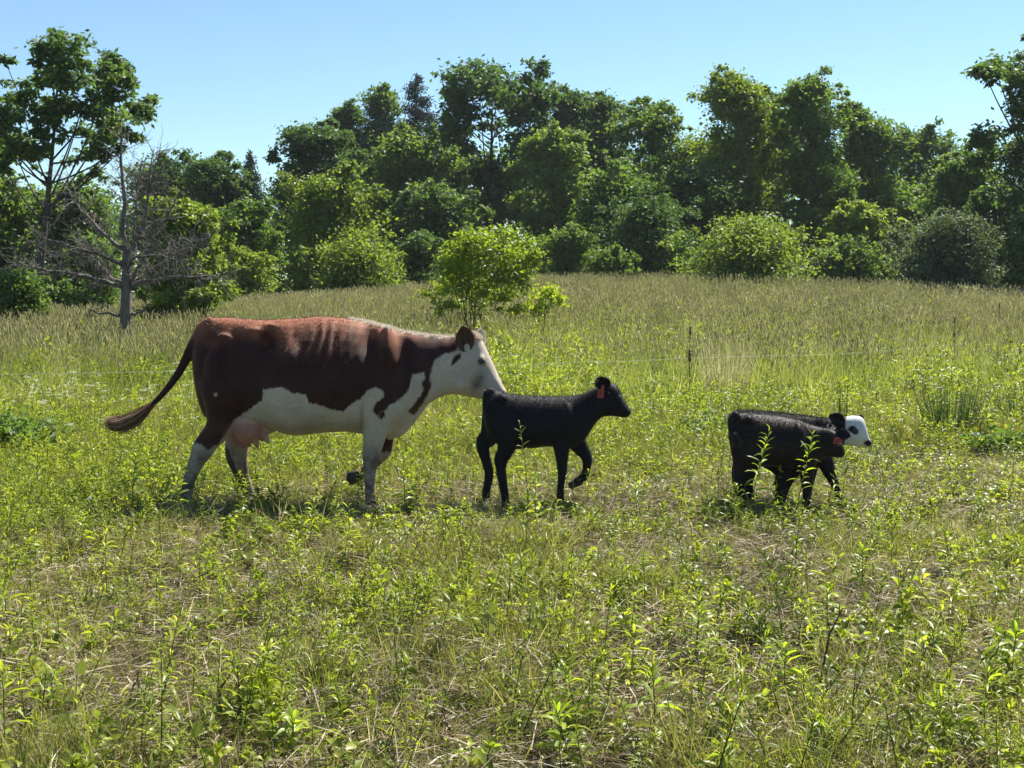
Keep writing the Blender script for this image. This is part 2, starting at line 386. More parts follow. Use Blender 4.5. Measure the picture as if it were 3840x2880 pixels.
def fuzz(name, me, mat, parent, n, length, width, flow=(-.5, 0, -.5), mask=None, seed=1, jit=.5):
    """short hairs standing off a body: one triangle each"""
    r = np.random.default_rng(seed)
    nv = len(me.vertices); V = np.empty(nv * 3); me.vertices.foreach_get('co', V); V = V.reshape(-1, 3)
    N = np.empty(nv * 3); me.vertices.foreach_get('normal', N); N = N.reshape(-1, 3)
    idx = np.arange(nv) if mask is None else np.nonzero(mask(V, N))[0]
    s = r.choice(idx, n)
    p = V[s] + r.normal(0, .004, (n, 3)); nn = N[s]
    d = nn * .8 + np.array(flow) + r.normal(0, jit * .5, (n, 3)); d /= np.linalg.norm(d, axis=1)[:, None]
    sd = np.cross(d, r.normal(0, 1, (n, 3))); sd /= np.linalg.norm(sd, axis=1)[:, None]
    L = length * r.uniform(.5, 1.3, n)[:, None]
    p = p - nn * .002
    VV = np.stack([p - sd * width / 2, p + sd * width / 2, p + d * L], 1).reshape(-1, 3)
    fme = np_mesh(name, VV, [np.arange(n * 3).reshape(-1, 3)], False, {'rnd': np.repeat(r.random(n), 3)})
    o = link(name, fme, mat, parent); o['kind'] = 'stuff'; return o

def Q(u, v): return (380 + u * .7143, 1130 + v * .7143)     # enlarged-view coordinates -> picture
CD = 8.98
def to_px(V, D=None):
    d = V[:, 1] if D is None else D
    return np.stack([1920 + V[:, 0] * F / d, HZ + (CAMZ - V[:, 2]) * F / d], -1)

def build_cow(mb):
    torso(mb, [(727, 1300, 1400, .05), (742, 1235, 1480, .13), (765, 1208, 1560, .19), (809, 1190, 1590, .225), (880, 1191, 1590, .255), (930, 1198, 1592, .285),
               (1000, 1200, 1598, .315), (1051, 1198, 1618, .34), (1109, 1194, 1636, .355), (1166, 1189, 1628, .36), (1237, 1186, 1620, .35),
               (1309, 1194, 1618, .32), (1380, 1205, 1630, .275), (1440, 1220, 1642, .235), (1490, 1237, 1625, .20), (1540, 1247, 1572, .165),
               (1590, 1252, 1528, .14, .02), (1640, 1258, 1492, .12, .05), (1690, 1262, 1476, .11, .08), (1735, 1258, 1484, .115, .10), (1772, 1244, 1491, .12, .10),
               (1800, 1258, 1496, .118, .10), (1822, 1302, 1498, .105, .10), (1850, 1364, 1500, .085, .10), (1872, 1414, 1502, .08, .10), (1890, 1450, 1500, .078, .10), (1897, 1462, 1492, .06, .10)], CD)
    # bones: hooks, pins
    for s in (-1, 1):
        ball(mb, 1450, 1330, CD + s * .13, .10, .09, .2)      # shoulder
        ball(mb, 1470, 1520, CD + s * .12, .11, .09, .13)     # point of shoulder
        ball(mb, 820, 1400, CD + s * .13, .15, .11, .24)      # thigh
        ball(mb, 1723, 1440, CD + .10 + s * .06, .08, .05, .07)  # cheek
        ball(mb, 1806, 1345, CD + .10 + s * .085, .04, .025, .028)  # brow
        ball(mb, 1880, 1470, CD + .10 + s * .045, .035, .03, .03)
    n, f = CD - .17, CD + .17
    limb(mb, [(835, 1380, 95, .10, .04), (832, 1450, 85, .12), (836, 1520, 68, .11), (834, 1575, 58, .095), (812, 1620, 48, .075), (780, 1655, 44, .055), (757, 1690, 42, .046),
              (735, 1735, 31, .038), (716, 1780, 26, .034), (704, 1822, 23, .033), (698, 1852, 24, .036), (699, 1878, 22, .036), (700, 1900, 22, .04)], n)
    limb(mb, [(860, 1400, 90, .10, -.04), (880, 1480, 80, .12), (893, 1560, 62, .10), (895, 1620, 52, .085), (890, 1670, 46, .06), (886, 1710, 44, .05),
              (897, 1752, 33, .038), (911, 1795, 26, .034), (926, 1830, 24, .034), (934, 1852, 25, .037), (942, 1872, 22, .04)], f)
    n, f = CD - .155, CD + .155
    limb(mb, [(1440, 1400, 70, .09, .05), (1432, 1480, 66, .09), (1420, 1560, 56, .085), (1408, 1620, 46, .07), (1396, 1680, 38, .056), (1390, 1715, 34, .048),
              (1388, 1755, 25, .038), (1387, 1800, 20, .034), (1388, 1840, 21, .035), (1391, 1866, 23, .038), (1396, 1895, 22, .04)], n)
    limb(mb, [(1440, 1450, 60, .09, -.05), (1440, 1540, 50, .08), (1444, 1610, 40, .06), (1446, 1655, 33, .05), (1440, 1692, 31, .048), (1416, 1722, 25, .038),
              (1388, 1750, 21, .034), (1366, 1768, 23, .036), (1345, 1782, 25, .038)], f)
    # udder
    ball(mb, 935, 1595, CD - .05, .17, .13, .13)
    ball(mb, 990, 1585, CD - .02, .11, .12, .09)
    for (x0, y0, x1, y1, ys) in ((948, 1630, 968, 1680, -.11), (984, 1608, 1006, 1662, -.09), (922, 1640, 938, 1676, .03), (975, 1620, 985, 1655, .05)):
        limb(mb, [(x0, y0, 22, .04), ((x0 + x1) / 2, (y0 + y1) / 2, 14, .026), (x1, y1, 9, .017)], CD + ys, 8)
    # tail bone, joins the body
    limb(mb, [(800, 1205, 22, .05), (765, 1222, 24, .05), (735, 1270, 22, .04), (703, 1335, 19, .033), (672, 1397, 16, .028), (632, 1452, 14, .024), (592, 1498, 12, .022), (550, 1535, 9, .016)], CD - .02)
    # brisket fold and dewlap
    limb(mb, [(1600, 1500, 14, .03), (1550, 1560, 20, .04), (1500, 1612, 26, .06), (1450, 1630, 24, .07)], CD)

WHITE = [Q(*p) for p in [(790, 560), (842, 520), (850, 465), (900, 455), (950, 450), (1000, 480), (1070, 490), (1090, 535), (1150, 545), (1200, 565), (1270, 580), (1310, 540), (1360, 510),
         (1395, 470), (1440, 450), (1480, 470), (1483, 500), (1440, 535), (1425, 570), (1445, 600), (1500, 565), (1515, 545), (1560, 520), (1600, 480), (1620, 440), (1635, 385),
         (1695, 370), (1700, 400), (1680, 430), (1690, 470), (1650, 530), (1605, 580), (1640, 600), (1700, 520), (1728, 450), (1726, 390), (1735, 340), (1760, 300), (1800, 275), (1860, 262),
         (1885, 180), (1905, 90), (2300, 90), (2300, 1300), (380, 1300), (380, 1000), (440, 900), (465, 800), (480, 745), (520, 745), (560, 780), (610, 755), (660, 690), (700, 620)]]
CREST = [Q(*p) for p in [(1280, 40), (1900, 40), (1880, 190), (1800, 190), (1700, 184), (1560, 160), (1480, 138), (1400, 116), (1300, 96)]]
def post_cow(V):
    p = to_px(V); x, z = p[:, 0], p[:, 1]
    s = np.sign(V[:, 1] - CD); ay = np.abs(V[:, 1] - CD)
    k = np.minimum(1, ay / .1) * s
    def g(cx, cy, rx, ry): return np.exp(-((x - cx) / rx) ** 2 - ((z - cy) / ry) ** 2)
    d = (-.10 * g(1003, 1282, 36, 42) + .035 * g(1088, 1338, 42, 40) + .012 * g(1220, 1345, 100, 45) + .02 * g(1085, 1290, 28, 70) - .03 * g(895, 1268, 30, 26) + .05 * g(1455, 1300, 26, 70) - .055 * g(1385, 1285, 32, 60)
         - .028 * g(1520, 1330, 25, 70) - .012 * g(1110, 1262, 20, 35) - .03 * g(790, 1300, 35, 60) + .012 * g(1340, 1560, 20, 60) - .02 * g(1352, 1500, 14, 80)
         - .02 * g(960, 1430, 40, 90) - .016 * g(1850, 1440, 25, 22) - .014 * g(1800, 1378, 20, 16) + .016 * g(1735, 1425, 36, 42) - .014 * g(1786, 1440, 16, 50) - .018 * g(1652, 1400, 14, 90) - .014 * g(1770, 1290, 20, 26))
    ribs = (.004 + .011 * vnoise(x, z * .3, 38, 61)) * np.cos((x + (z - 1250) * .22 - 1110 + 26 * (vnoise(x, z, 70, 62) - .5)) * 2 * np.pi / 45) * np.clip(1 - np.abs(x - 1225) / 150, 0, 1) ** .5 * np.exp(-((z - 1290) / 90) ** 2)
    V = V.copy(); V[:, 1] += (d + ribs) * k
    e = .045 * g(950, 1246, 42, 20) + .036 * g(838, 1266, 26, 13) + .02 * g(1000, 1222, 40, 16) + .022 * g(1470, 1228, 30, 30) - .02 * g(895, 1250, 26, 20)
    V[:, 1] += e * k * .8; V[:, 2] += e * .55 * np.minimum(1, ay / .08)
    V += .004 * (vnoise(V[:, 0] * 1 + V[:, 1] * .7, V[:, 2], .07, 5)[:, None] - .5)
    m = 1.97e-3
    wd = poly_sd(p, WHITE) * m
    wd = np.maximum(wd, poly_sd(p, CREST) * m)
    # brown spots inside the white
    def spot(cx, cy, rx, ry): return (np.hypot((x - cx) / rx, (z - cy) / ry) - 1) * min(rx, ry) * m
    wd = np.minimum(wd, spot(*Q(1472, 596), 13, 19))
    sp = poly_sd(p, [(1693, 1372), (1697, 1350), (1708, 1330), (1729, 1327), (1726, 1345), (1712, 1360)]) * m
    wd = np.minimum(wd, -sp)
    wd = np.maximum(wd, -spot(808, 1480, 6, 8))
    far = (V[:, 1] > CD + .06) & (x > 1380) & (x < 1500) & (z > 1560) & (z < 1712)
    wd = np.where(far, np.minimum(wd, (z - 1695) * m), wd)
    far2 = (V[:, 1] > CD + .04) & (x > 820) & (x < 960) & (z > 1640)
    wd = np.where(far2, (x - (862 + (z - 1700) * .45)) * m, wd)
    tail = (x < 745) & (z < 1560); wd = np.where(tail, -.1, wd)
    pink = np.clip(1.15 - np.hypot((x - 930) / 85, (z - 1635) / 62), 0, 1) * 2
    pink = np.clip(np.where(np.abs(V[:, 1] - CD) < .3, pink, 0), 0, 1) * (x > 830 + 0 * x)
    leg = ((x < 845) & (V[:, 1] < CD)) ; pink = np.where(leg & (z > 1640), 0, pink)
    nose = np.clip(1 - np.hypot((x - 1898) / 20, (z - 1480) / 26), 0, 1); pink = np.maximum(pink, nose * .8)
    dirt_shade = np.clip((z - 1640) / 90, 0, .95)
    cheek = .95 * np.exp(-((x - 1786 - (1450 - z) * .3) / 24) ** 2 - ((z - 1432) / 52) ** 2)
    eyed = .9 * np.exp(-((x - 1806) / 15) ** 2 - ((z - 1362) / 18) ** 2)
    belly = .35 * np.exp(-((z - 1610) / 30) ** 2) * (x < 1360) + .5 * np.exp(-((x - 1357) / 10) ** 2 - ((z - 1570) / 60) ** 2)  # darker tone low on the belly and behind the foreleg
    dirt_shade = np.clip(np.maximum.reduce([dirt_shade, cheek, eyed, belly]), 0, 1)
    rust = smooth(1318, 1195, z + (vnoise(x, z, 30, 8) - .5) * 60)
    return V, {'white': wd, 'pink': pink, 'dirt_shade': dirt_shade, 'rust': rust}

def hoof(parent, d, pts, name='hoof', cloven=True, wy=.045):
    """pts: (px,py,half px) from top to ground; two toes"""
    for s in (-1, 1):
        mb = MB()
        P_ = np.array([W(a, b, d + s * wy * .5) for a, b, c in pts]); P_[-1, 2] = max(P_[-1, 2], -.02) if cloven else P_[-1, 2]
        mb.tube(P_, [c * d / F for a, b, c in pts], 8, rb=[wy * .46] * len(pts))
        link(name, mb.mesh(name, True), M['hoof'], parent)

def ear(parent, base, tip, wid, face, mat, hair=None, name='ear', hairmat=None, cup=.35, inner=None):
    base = np.array(base); tip = np.array(tip); ax = tip - base; L = np.linalg.norm(ax); ax /= L
    face = np.array(face, float); sd = np.cross(ax, face); sd /= np.linalg.norm(sd); nrm = np.cross(sd, ax)
    nu, nv_ = 9, 9; V = []
    prof = np.array([.35, .62, .85, .98, 1, .95, .8, .55, .12])
    for i in range(nu):
        t = i / (nu - 1)
        for j in range(nv_):
            s = (j / (nv_ - 1) * 2 - 1)
            w_ = prof[i] * wid / 2
            V.append(base + ax * L * t + sd * s * w_ + nrm * (-(1 - s * s) * w_ * cup * 2 * (1 - .4 * t)) + nrm * -.1 * L * t * t)
    Fq = [(i * nv_ + j, i * nv_ + j + 1, (i + 1) * nv_ + j + 1, (i + 1) * nv_ + j) for i in range(nu - 1) for j in range(nv_ - 1)]
    me = np_mesh(name, np.array(V), [np.array(Fq)], True, {'white': np.full(len(V), -1.0), 'pink': np.zeros(len(V)), 'dirt_shade': np.full(len(V), .9 if wid > .12 else 0.0)})  # widest ear: shade of its inside put into the colour
    o = link(name, me, mat, parent); so_ = o.modifiers.new('s', 'SOLIDIFY'); so_.thickness = .007; so_.offset = 0
    if hair:
        r = np.random.default_rng(3); n = hair
        t = r.uniform(.05, .95, n); s = r.uniform(-1, 1, n); edge = r.random(n) < .93; s = np.where(edge, np.sign(s) * r.uniform(.85, 1, n), s)
        w_ = np.interp(t * 8, np.arange(9), prof) * wid / 2
        p = base + ax * (L * t)[:, None] + sd * (s * w_)[:, None] + nrm * (-(1 - s * s) * w_ * cup * 2)[:, None]
        dr = sd * (s * .8)[:, None] + ax * .5 + nrm * .35 + r.normal(0, .3, (n, 3)); dr /= np.linalg.norm(dr, axis=1)[:, None]
        q_ = np.cross(dr, r.normal(0, 1, (n, 3))); q_ /= np.linalg.norm(q_, axis=1)[:, None]
        LL = r.uniform(.01, .03, n)[:, None] * (wid / .1)
        VV = np.stack([p - q_ * .0015, p + q_ * .0015, p + dr * LL], 1).reshape(-1, 3)
        h = link('ear_hair', np_mesh('ear_hair', VV, [np.arange(n * 3).reshape(-1, 3)], False, {'rnd': np.repeat(r.random(n), 3)}), hairmat, o); h['kind'] = 'stuff'
    return o

def eyeball(parent, px, py, d, r=.017):
    mb = MB(); ball(mb, px, py, d, r, r * .8, r, 9)
    link('eye', mb.mesh('eye', True), M['eye'], parent)
    th = np.linspace(0, 2 * np.pi, 15); c = W(px, py, d); sg = 1 if d > parent.location[1] + (.1 if parent.name == 'cow' else 0) else -1
    mb = MB(); mb.tube(np.stack([c[0] + r * 1.15 * np.cos(th), np.full(15, c[1] + sg * r * .35), c[2] + r * .8 * np.sin(th)], -1), r * .3, 5, cap=False)
    link('eyelid', mb.mesh('eyelid', True), M['eyelid'], parent)

def switch(parent, pts, d, n, spread, mat, seed=2, wid=.003, name='tail_switch', lenr=(.35, 1.0)):
    """tail tuft: strands following a curve of picture points"""
    r = np.random.default_rng(seed)
    C = np.array([W(a, b, d) for a, b in pts]); tt = np.linspace(0, 1, len(C))
    VV = []; FF = []; A = []
    k = 5
    for i in range(n):
        s0 = r.uniform(0, .45); s1 = min(1.0, s0 + r.uniform(*lenr))
        off = r.normal(0, 1, 3) * spread; off2 = off * r.uniform(.7, 1.7)
        u = np.linspace(s0, s1, k)
        P_ = np.stack([np.interp(u, tt, C[:, j]) for j in range(3)], -1)
        bul = np.sin(np.clip(u, 0, 1) * np.pi * .8)[:, None]
        P_ = P_ + off * bul + off2 * (u[:, None] ** 3) * .4
        sd = np.cross(P_[-1] - P_[0], r.normal(0, 1, 3)); sd /= np.linalg.norm(sd) + 1e-9
        wv = wid * np.array([1, 1, .9, .7, .1])
        b = len(VV) * 2 * k
        VV.append(np.stack([P_ - sd * wv[:, None], P_ + sd * wv[:, None]], 1).reshape(-1, 3))
        FF += [(b + 2 * j, b + 2 * j + 1, b + 2 * j + 3, b + 2 * j + 2) for j in range(k - 1)]
        A += [r.random()] * (2 * k)
    me = np_mesh(name, np.concatenate(VV), [np.array(FF)], False, {'rnd': A})
    o = link(name, me, mat, parent); o['kind'] = 'stuff'; return o

def world_empty(name, loc, label, cat, group=None):
    """thing root at loc; children are modelled in world coordinates, so shift them back afterwards"""
    return empty(name, loc, label, cat, group)
def settle(root):
    off = Vector(root.location)
    seen = set()
    for c in root.children:
        c.matrix_parent_inverse = Matrix.Translation(-off)

# the cow
cow = world_empty('cow', (W(1160, 1500, CD)[0], CD, 0), 'large red-brown and white cow walking right with her muzzle over a black calf', 'cow')
cme = make_body('body', build_cow, .0125, post_cow, 5)
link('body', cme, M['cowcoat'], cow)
px = to_px(np.array([[0, CD, 0]]))
fuzz('back_hair', cme, M['brownhair'], cow, 26000, .013, .0025, (-.5, 0, -.2),
     lambda V, N: (to_px(V)[:, 0] < 1315) & (to_px(V)[:, 1] < 1420) & (to_px(V)[:, 0] > 730), 4)
fuzz('crest_hair', cme, M['whitehair'], cow, 5000, .022, .003, (-.3, 0, .1),
     lambda V, N: (poly_sd(to_px(V), CREST) > 0) & (to_px(V)[:, 0] < 1880), 5)
HD = CD + .10
ear(cow, W(1752, 1318, HD - .10), W(1738, 1226, HD - .17), .135, (.25, -1, .1), M['cowcoat'], 500, 'ear', M['brownhair'], .45)
ear(cow, W(1795, 1300, HD + .10), W(1812, 1232, HD + .19), .10, (.8, -.6, .1), M['cowcoat'], 400, 'ear', M['whitehair'], .4)
for e in cow.children:
    if e.name.startswith('ear') and e.location is not None and e.data.vertices[0].co.y > HD:
        v = np.full(len(e.data.vertices), 1.0); e.data.attributes['white'].data.foreach_set('value', v)
eyeball(cow, 1806, 1355, HD - .108, .019); eyeball(cow, 1806, 1355, HD + .108, .019)
hoof(cow, CD - .17, [(700, 1882, 19), (698, 1900, 22), (696, 1917, 26)])
hoof(cow, CD + .17, [(940, 1856, 19), (944, 1872, 22), (948, 1886, 25)])
hoof(cow, CD - .155, [(1395, 1880, 19), (1398, 1899, 22), (1402, 1916, 26)])
hoof(cow, CD + .155, [(1350, 1778, 20), (1328, 1790, 24), (1309, 1796, 25)], cloven=False)
switch(cow, [(600, 1490), (560, 1528), (520, 1562), (475, 1588), (437, 1596), (403, 1582)], CD - .02, 900, .022, M['tailhair'])
# hairs of the poll and forehead
fuzz('forelock', cme, M['whitehair'], cow, 2200, .028, .003, (.1, 0, .6), lambda V, N: (np.abs(to_px(V)[:, 0] - 1782) < 32) & (to_px(V)[:, 1] < 1275), 8, .8)
settle(cow)

def calf_post(D, white_fn=None, tuft=None):
    def f(V):
        V = V.copy(); V += .003 * (vnoise(V[:, 0] + V[:, 1] * .7, V[:, 2], .03, 9)[:, None] - .5)
        p = to_px(V); n = len(V)
        wd = np.full(n, -1.0) if white_fn is None else white_fn(p, V)
        return V, {'white': wd, 'pink': np.zeros(n), 'dirt_shade': np.zeros(n)}
    return f

LK = 1.16
def c1(u, v): return (1740 + u * .3165, 1380 + v * .3165)
D1 = 8.76
def build_calf1(mb):
    torso(mb, [(1812, 1482, 1560, .05), (1822, 1468, 1610, .09), (1840, 1460, 1650, .12), (1870, 1464, 1672, .135), (1900, 1475, 1682, .14), (1935, 1481, 1685, .15),
               (1977, 1484, 1682, .155), (2025, 1487, 1677, .155), (2075, 1488, 1672, .145), (2120, 1488, 1680, .13), (2155, 1486, 1678, .115), (2185, 1477, 1664, .095), (2212, 1466, 1622, .075),
               (2235, 1455, 1584, .065), (2258, 1446, 1562, .065), (2280, 1438, 1560, .075), (2300, 1438, 1561, .078), (2318, 1450, 1562, .07), (2332, 1485, 1565, .055), (2345, 1513, 1567, .045), (2357, 1528, 1562, .042), (2365, 1538, 1553, .03)], D1, pear=.1)
    for s in (-1, 1):
        ball(mb, 1882, 1492, D1 + s * .085, .05, .035, .03)
        ball(mb, 2125, 1575, D1 + s * .065, .08, .06, .13)
        ball(mb, 1875, 1590, D1 + s * .05, .09, .06, .15)
        ball(mb, 2322, 1490, D1 + s * .05, .02, .015, .014)
    n, f = D1 - .075, D1 + .075
    limb(mb, [(1885, 1560, 55, .06, .02), (1900, 1620, 48, .06), (1903, 1665, 34, .05), (1893, 1697, 26, .035), (1877, 1725, 24, .026), (1878, 1762, 17, .02), (1884, 1800, 16, .018), (1890, 1835, 15, .019),
              (1894, 1862, 14, .02), (1896, 1890, 15, .022), (1899, 1912, 14, .024)], n)
    limb(mb, [(1860, 1540, 45, .06, -.02), (1850, 1600, 40, .055), (1835, 1640, 32, .045), (1812, 1660, 27, .03), (1812, 1685, 21, .025), (1822, 1725, 17, .02), (1834, 1765, 16, .018),
              (1834, 1795, 15, .02), (1828, 1820, 14, .02), (1822, 1850, 14, .022), (1826, 1880, 13, .024)], f)
    n, f = D1 - .07, D1 + .07
    limb(mb, [(2110, 1560, 40, .05, .02), (2108, 1620, 36, .045), (2105, 1680, 27, .035), (2107, 1725, 20, .026), (2109, 1762, 17, .024), (2106, 1795, 13, .019), (2102, 1830, 12, .018), (2101, 1860, 13, .02),
              (2103, 1890, 13, .022), (2107, 1912, 13, .024)], n)
    limb(mb, [(2130, 1580, 38, .05, -.02), (2150, 1640, 34, .04), (2176, 1680, 26, .03), (2200, 1712, 19, .026), (2203, 1735, 16, .025), (2198, 1765, 13, .019), (2190, 1790, 15, .02), (2170, 1805, 16, .022), (2152, 1815, 15, .023)], f)
    limb(mb, [(1850, 1470, 12, .025), (1830, 1468, 13, .025), (1819, 1500, 11, .02), (1822, 1550, 10, .018), (1830, 1600, 9, .016), (1834, 1630, 8, .013)], D1 - .03)

calf = world_empty('calf', (W(2040, 1700, D1)[0], D1, 0), 'all-black calf trotting under the cow muzzle, red tag hanging from its upright ear', 'calf', 'young black calves')
m1 = make_body('body', build_calf1, .0085, calf_post(D1), 4)
link('body', m1, M['calfcoat'], calf)
fuzz('back_hair', m1, M['blackhair'], calf, 20000, .014, .002, (-.4, 0, .0), lambda V, N: N[:, 2] > .2, 14)
ear(calf, W(2272, 1462, D1 - .06), W(2254, 1417, D1 - .11), .098, (-.1, -1, 0), M['calfcoat'], 160, 'ear', M['blackhair'])
ear(calf, W(2262, 1458, D1 + .06), W(2236, 1416, D1 + .12), .085, (-.3, -1, 0), M['calfcoat'], 120, 'ear', M['blackhair'])
eyeball(calf, 2322, 1490, D1 - .062, .011); eyeball(calf, 2322, 1490, D1 + .062, .011)
def ear_tag(parent, quad, d, ink):
    mb = MB(); P_ = [W(a, b, d) for a, b in quad]; n = len(P_); bk = [p + np.array([0, .004, 0]) for p in P_]
    me = bpy.data.meshes.new('ear_tag'); me.from_pydata([tuple(p) for p in P_ + bk], [], [tuple(range(n)), tuple(range(2 * n - 1, n - 1, -1))] + [(i, i + n, (i + 1) % n + n, (i + 1) % n) for i in range(n)])
    o = link('ear_tag', me, M['tag'], parent)
    o['label'] = 'red plastic tag with worn dark figures'
    for a, b, c, e, hw in ink:
        m2 = MB(); m2.tube([W(a, b, d - .003), W(c, e, d - .003)], hw, 4, rb=.001, side_dir=(0, 1, 0)); link('tag_marking', m2.mesh('tag_marking'), M['tagink'], o)
    return o
ear_tag(calf, [(2257, 1444), (2265, 1444), (2266, 1462), (2264, 1492), (2238, 1493), (2243, 1466), (2254, 1458)], D1 - .135, [(2247, 1470, 2258, 1473, .002), (2258, 1473, 2252, 1482, .002), (2252, 1482, 2245, 1484, .002)])
hoof(calf, D1 - .075, [(1899, 1902, 12), (1901, 1914, 14), (1904, 1926, 17)], wy=.028)
hoof(calf, D1 + .075, [(1826, 1872, 12), (1829, 1884, 14), (1833, 1897, 16)], wy=.028)
hoof(calf, D1 - .07, [(2107, 1902, 12), (2109, 1914, 14), (2112, 1926, 17)], wy=.028)
hoof(calf, D1 + .07, [(2156, 1812, 13), (2146, 1819, 15), (2138, 1824, 15)], cloven=False, wy=.028)
switch(calf, [(1824, 1580), (1832, 1610), (1838, 1640), (1842, 1665)], D1 - .035, 160, .006, M['blackhair'], 4, .002)
settle(calf)

# near calf of the pair
D2 = 8.55
def build_calf2(mb):
    torso(mb, [(2734, 1570, 1640, .05), (2744, 1556, 1690, .09), (2765, 1547, 1730, .12), (2800, 1548, 1745, .135), (2850, 1553, 1748, .15), (2903, 1557, 1748, .155), (2950, 1564, 1755, .15),
               (2990, 1573, 1762, .135), (3025, 1588, 1760, .115), (3055, 1598, 1742, .095, -.01), (3085, 1604, 1722, .08, -.03), (3112, 1608, 1712, .075, -.06), (3132, 1616, 1714, .07, -.08), (3145, 1632, 1717, .06, -.09), (3154, 1656, 1716, .05, -.10), (3161, 1680, 1712, .042, -.10), (3165, 1692, 1704, .026, -.10)], D2, pear=.1)
    for s in (-1, 1):
        ball(mb, 2805, 1572, D2 + s * .085, .05, .035, .03)
        ball(mb, 2990, 1655, D2 + s * .07, .08, .06, .13)
        ball(mb, 2800, 1660, D2 + s * .05, .09, .06, .15)
    pass
    n, f = D2 - .075, D2 + .075
    limb(mb, [(2800, 1640, 60, .06, .02), (2800, 1700, 52, .055), (2793, 1745, 40, .045), (2784, 1785, 30, .03), (2775, 1815, 24, .025), (2776, 1850, 18, .02), (2780, 1890, 16, .018), (2784, 1920, 15, .02), (2788, 1945, 14, .023)], n)
    limb(mb, [(2840, 1650, 50, .06, -.02), (2880, 1710, 40, .05), (2925, 1755, 28, .035), (2933, 1790, 22, .026), (2922, 1825, 18, .02), (2912, 1860, 15, .018), (2910, 1890, 14, .02), (2914, 1925, 13, .023)], f)
    n, f = D2 - .07, D2 + .07
    limb(mb, [(3010, 1640, 40, .05, .02), (3022, 1700, 38, .045), (3026, 1750, 30, .035), (3026, 1790, 23, .026), (3027, 1825, 18, .023), (3025, 1860, 14, .018), (3024, 1895, 14, .02), (3028, 1940, 13, .023)], n)
    limb(mb, [(2985, 1640, 36, .05, -.02), (2990, 1700, 34, .045), (2984, 1750, 27, .035), (2960, 1790, 20, .026), (2945, 1825, 16, .023), (2935, 1860, 13, .018), (2928, 1890, 13, .02), (2930, 1925, 13, .023)], f)
    limb(mb, [(2765, 1552, 14, .025), (2744, 1568, 13, .025), (2738, 1600, 10, .02), (2748, 1632, 9, .017), (2760, 1655, 8, .014)], D2 - .05)
calfb = world_empty('calf', (W(2900, 1700, D2)[0], D2, 0), 'dark calf with lowered head and drooping tagged ear, nearer than the white-faced calf', 'calf', 'young black calves')
m2_ = make_body('body', build_calf2, .0085, calf_post(D2), 4)
link('body', m2_, M['calfcoat2'], calfb)
fuzz('back_hair', m2_, M['blackhair'], calfb, 20000, .014, .002, (-.4, 0, .0), lambda V, N: N[:, 2] > .1, 15)
ear(calfb, W(3130, 1628, D2 - .12), W(3186, 1632, D2 - .20), .085, (0, -.9, .5), M['calfcoat'], 200, 'ear', M['blackhair'], .3)
ear(calfb, W(3110, 1612, D2 + .0), W(3124, 1590, D2 + .06), .06, (-.3, -1, 0), M['calfcoat'], 60, 'ear', M['blackhair'])
eyeball(calfb, 3146, 1668, D2 - .155, .010)
ear_tag(calfb, [(3128, 1644), (3146, 1640), (3155, 1648), (3148, 1668), (3124, 1662)], D2 - .215, [(3131, 1654, 3146, 1657, .0022), (3133, 1650, 3136, 1660, .0018)])
for dd, pp in ((D2 - .075, (2788, 1950)), (D2 + .075, (2914, 1922)), (D2 - .07, (3028, 1950)), (D2 + .07, (2931, 1922))):
    gz = HZ + CAMZ * F / dd
    hoof(calfb, dd, [(pp[0], gz - 28, 12), (pp[0] + 2, gz - 14, 14), (pp[0] + 4, gz - 2, 17)], wy=.028)
switch(calfb, [(2745, 1620), (2758, 1640), (2766, 1658), (2772, 1674)], D2 - .13, 400, .013, M['blackhair'], 6, .003)
settle(calfb)

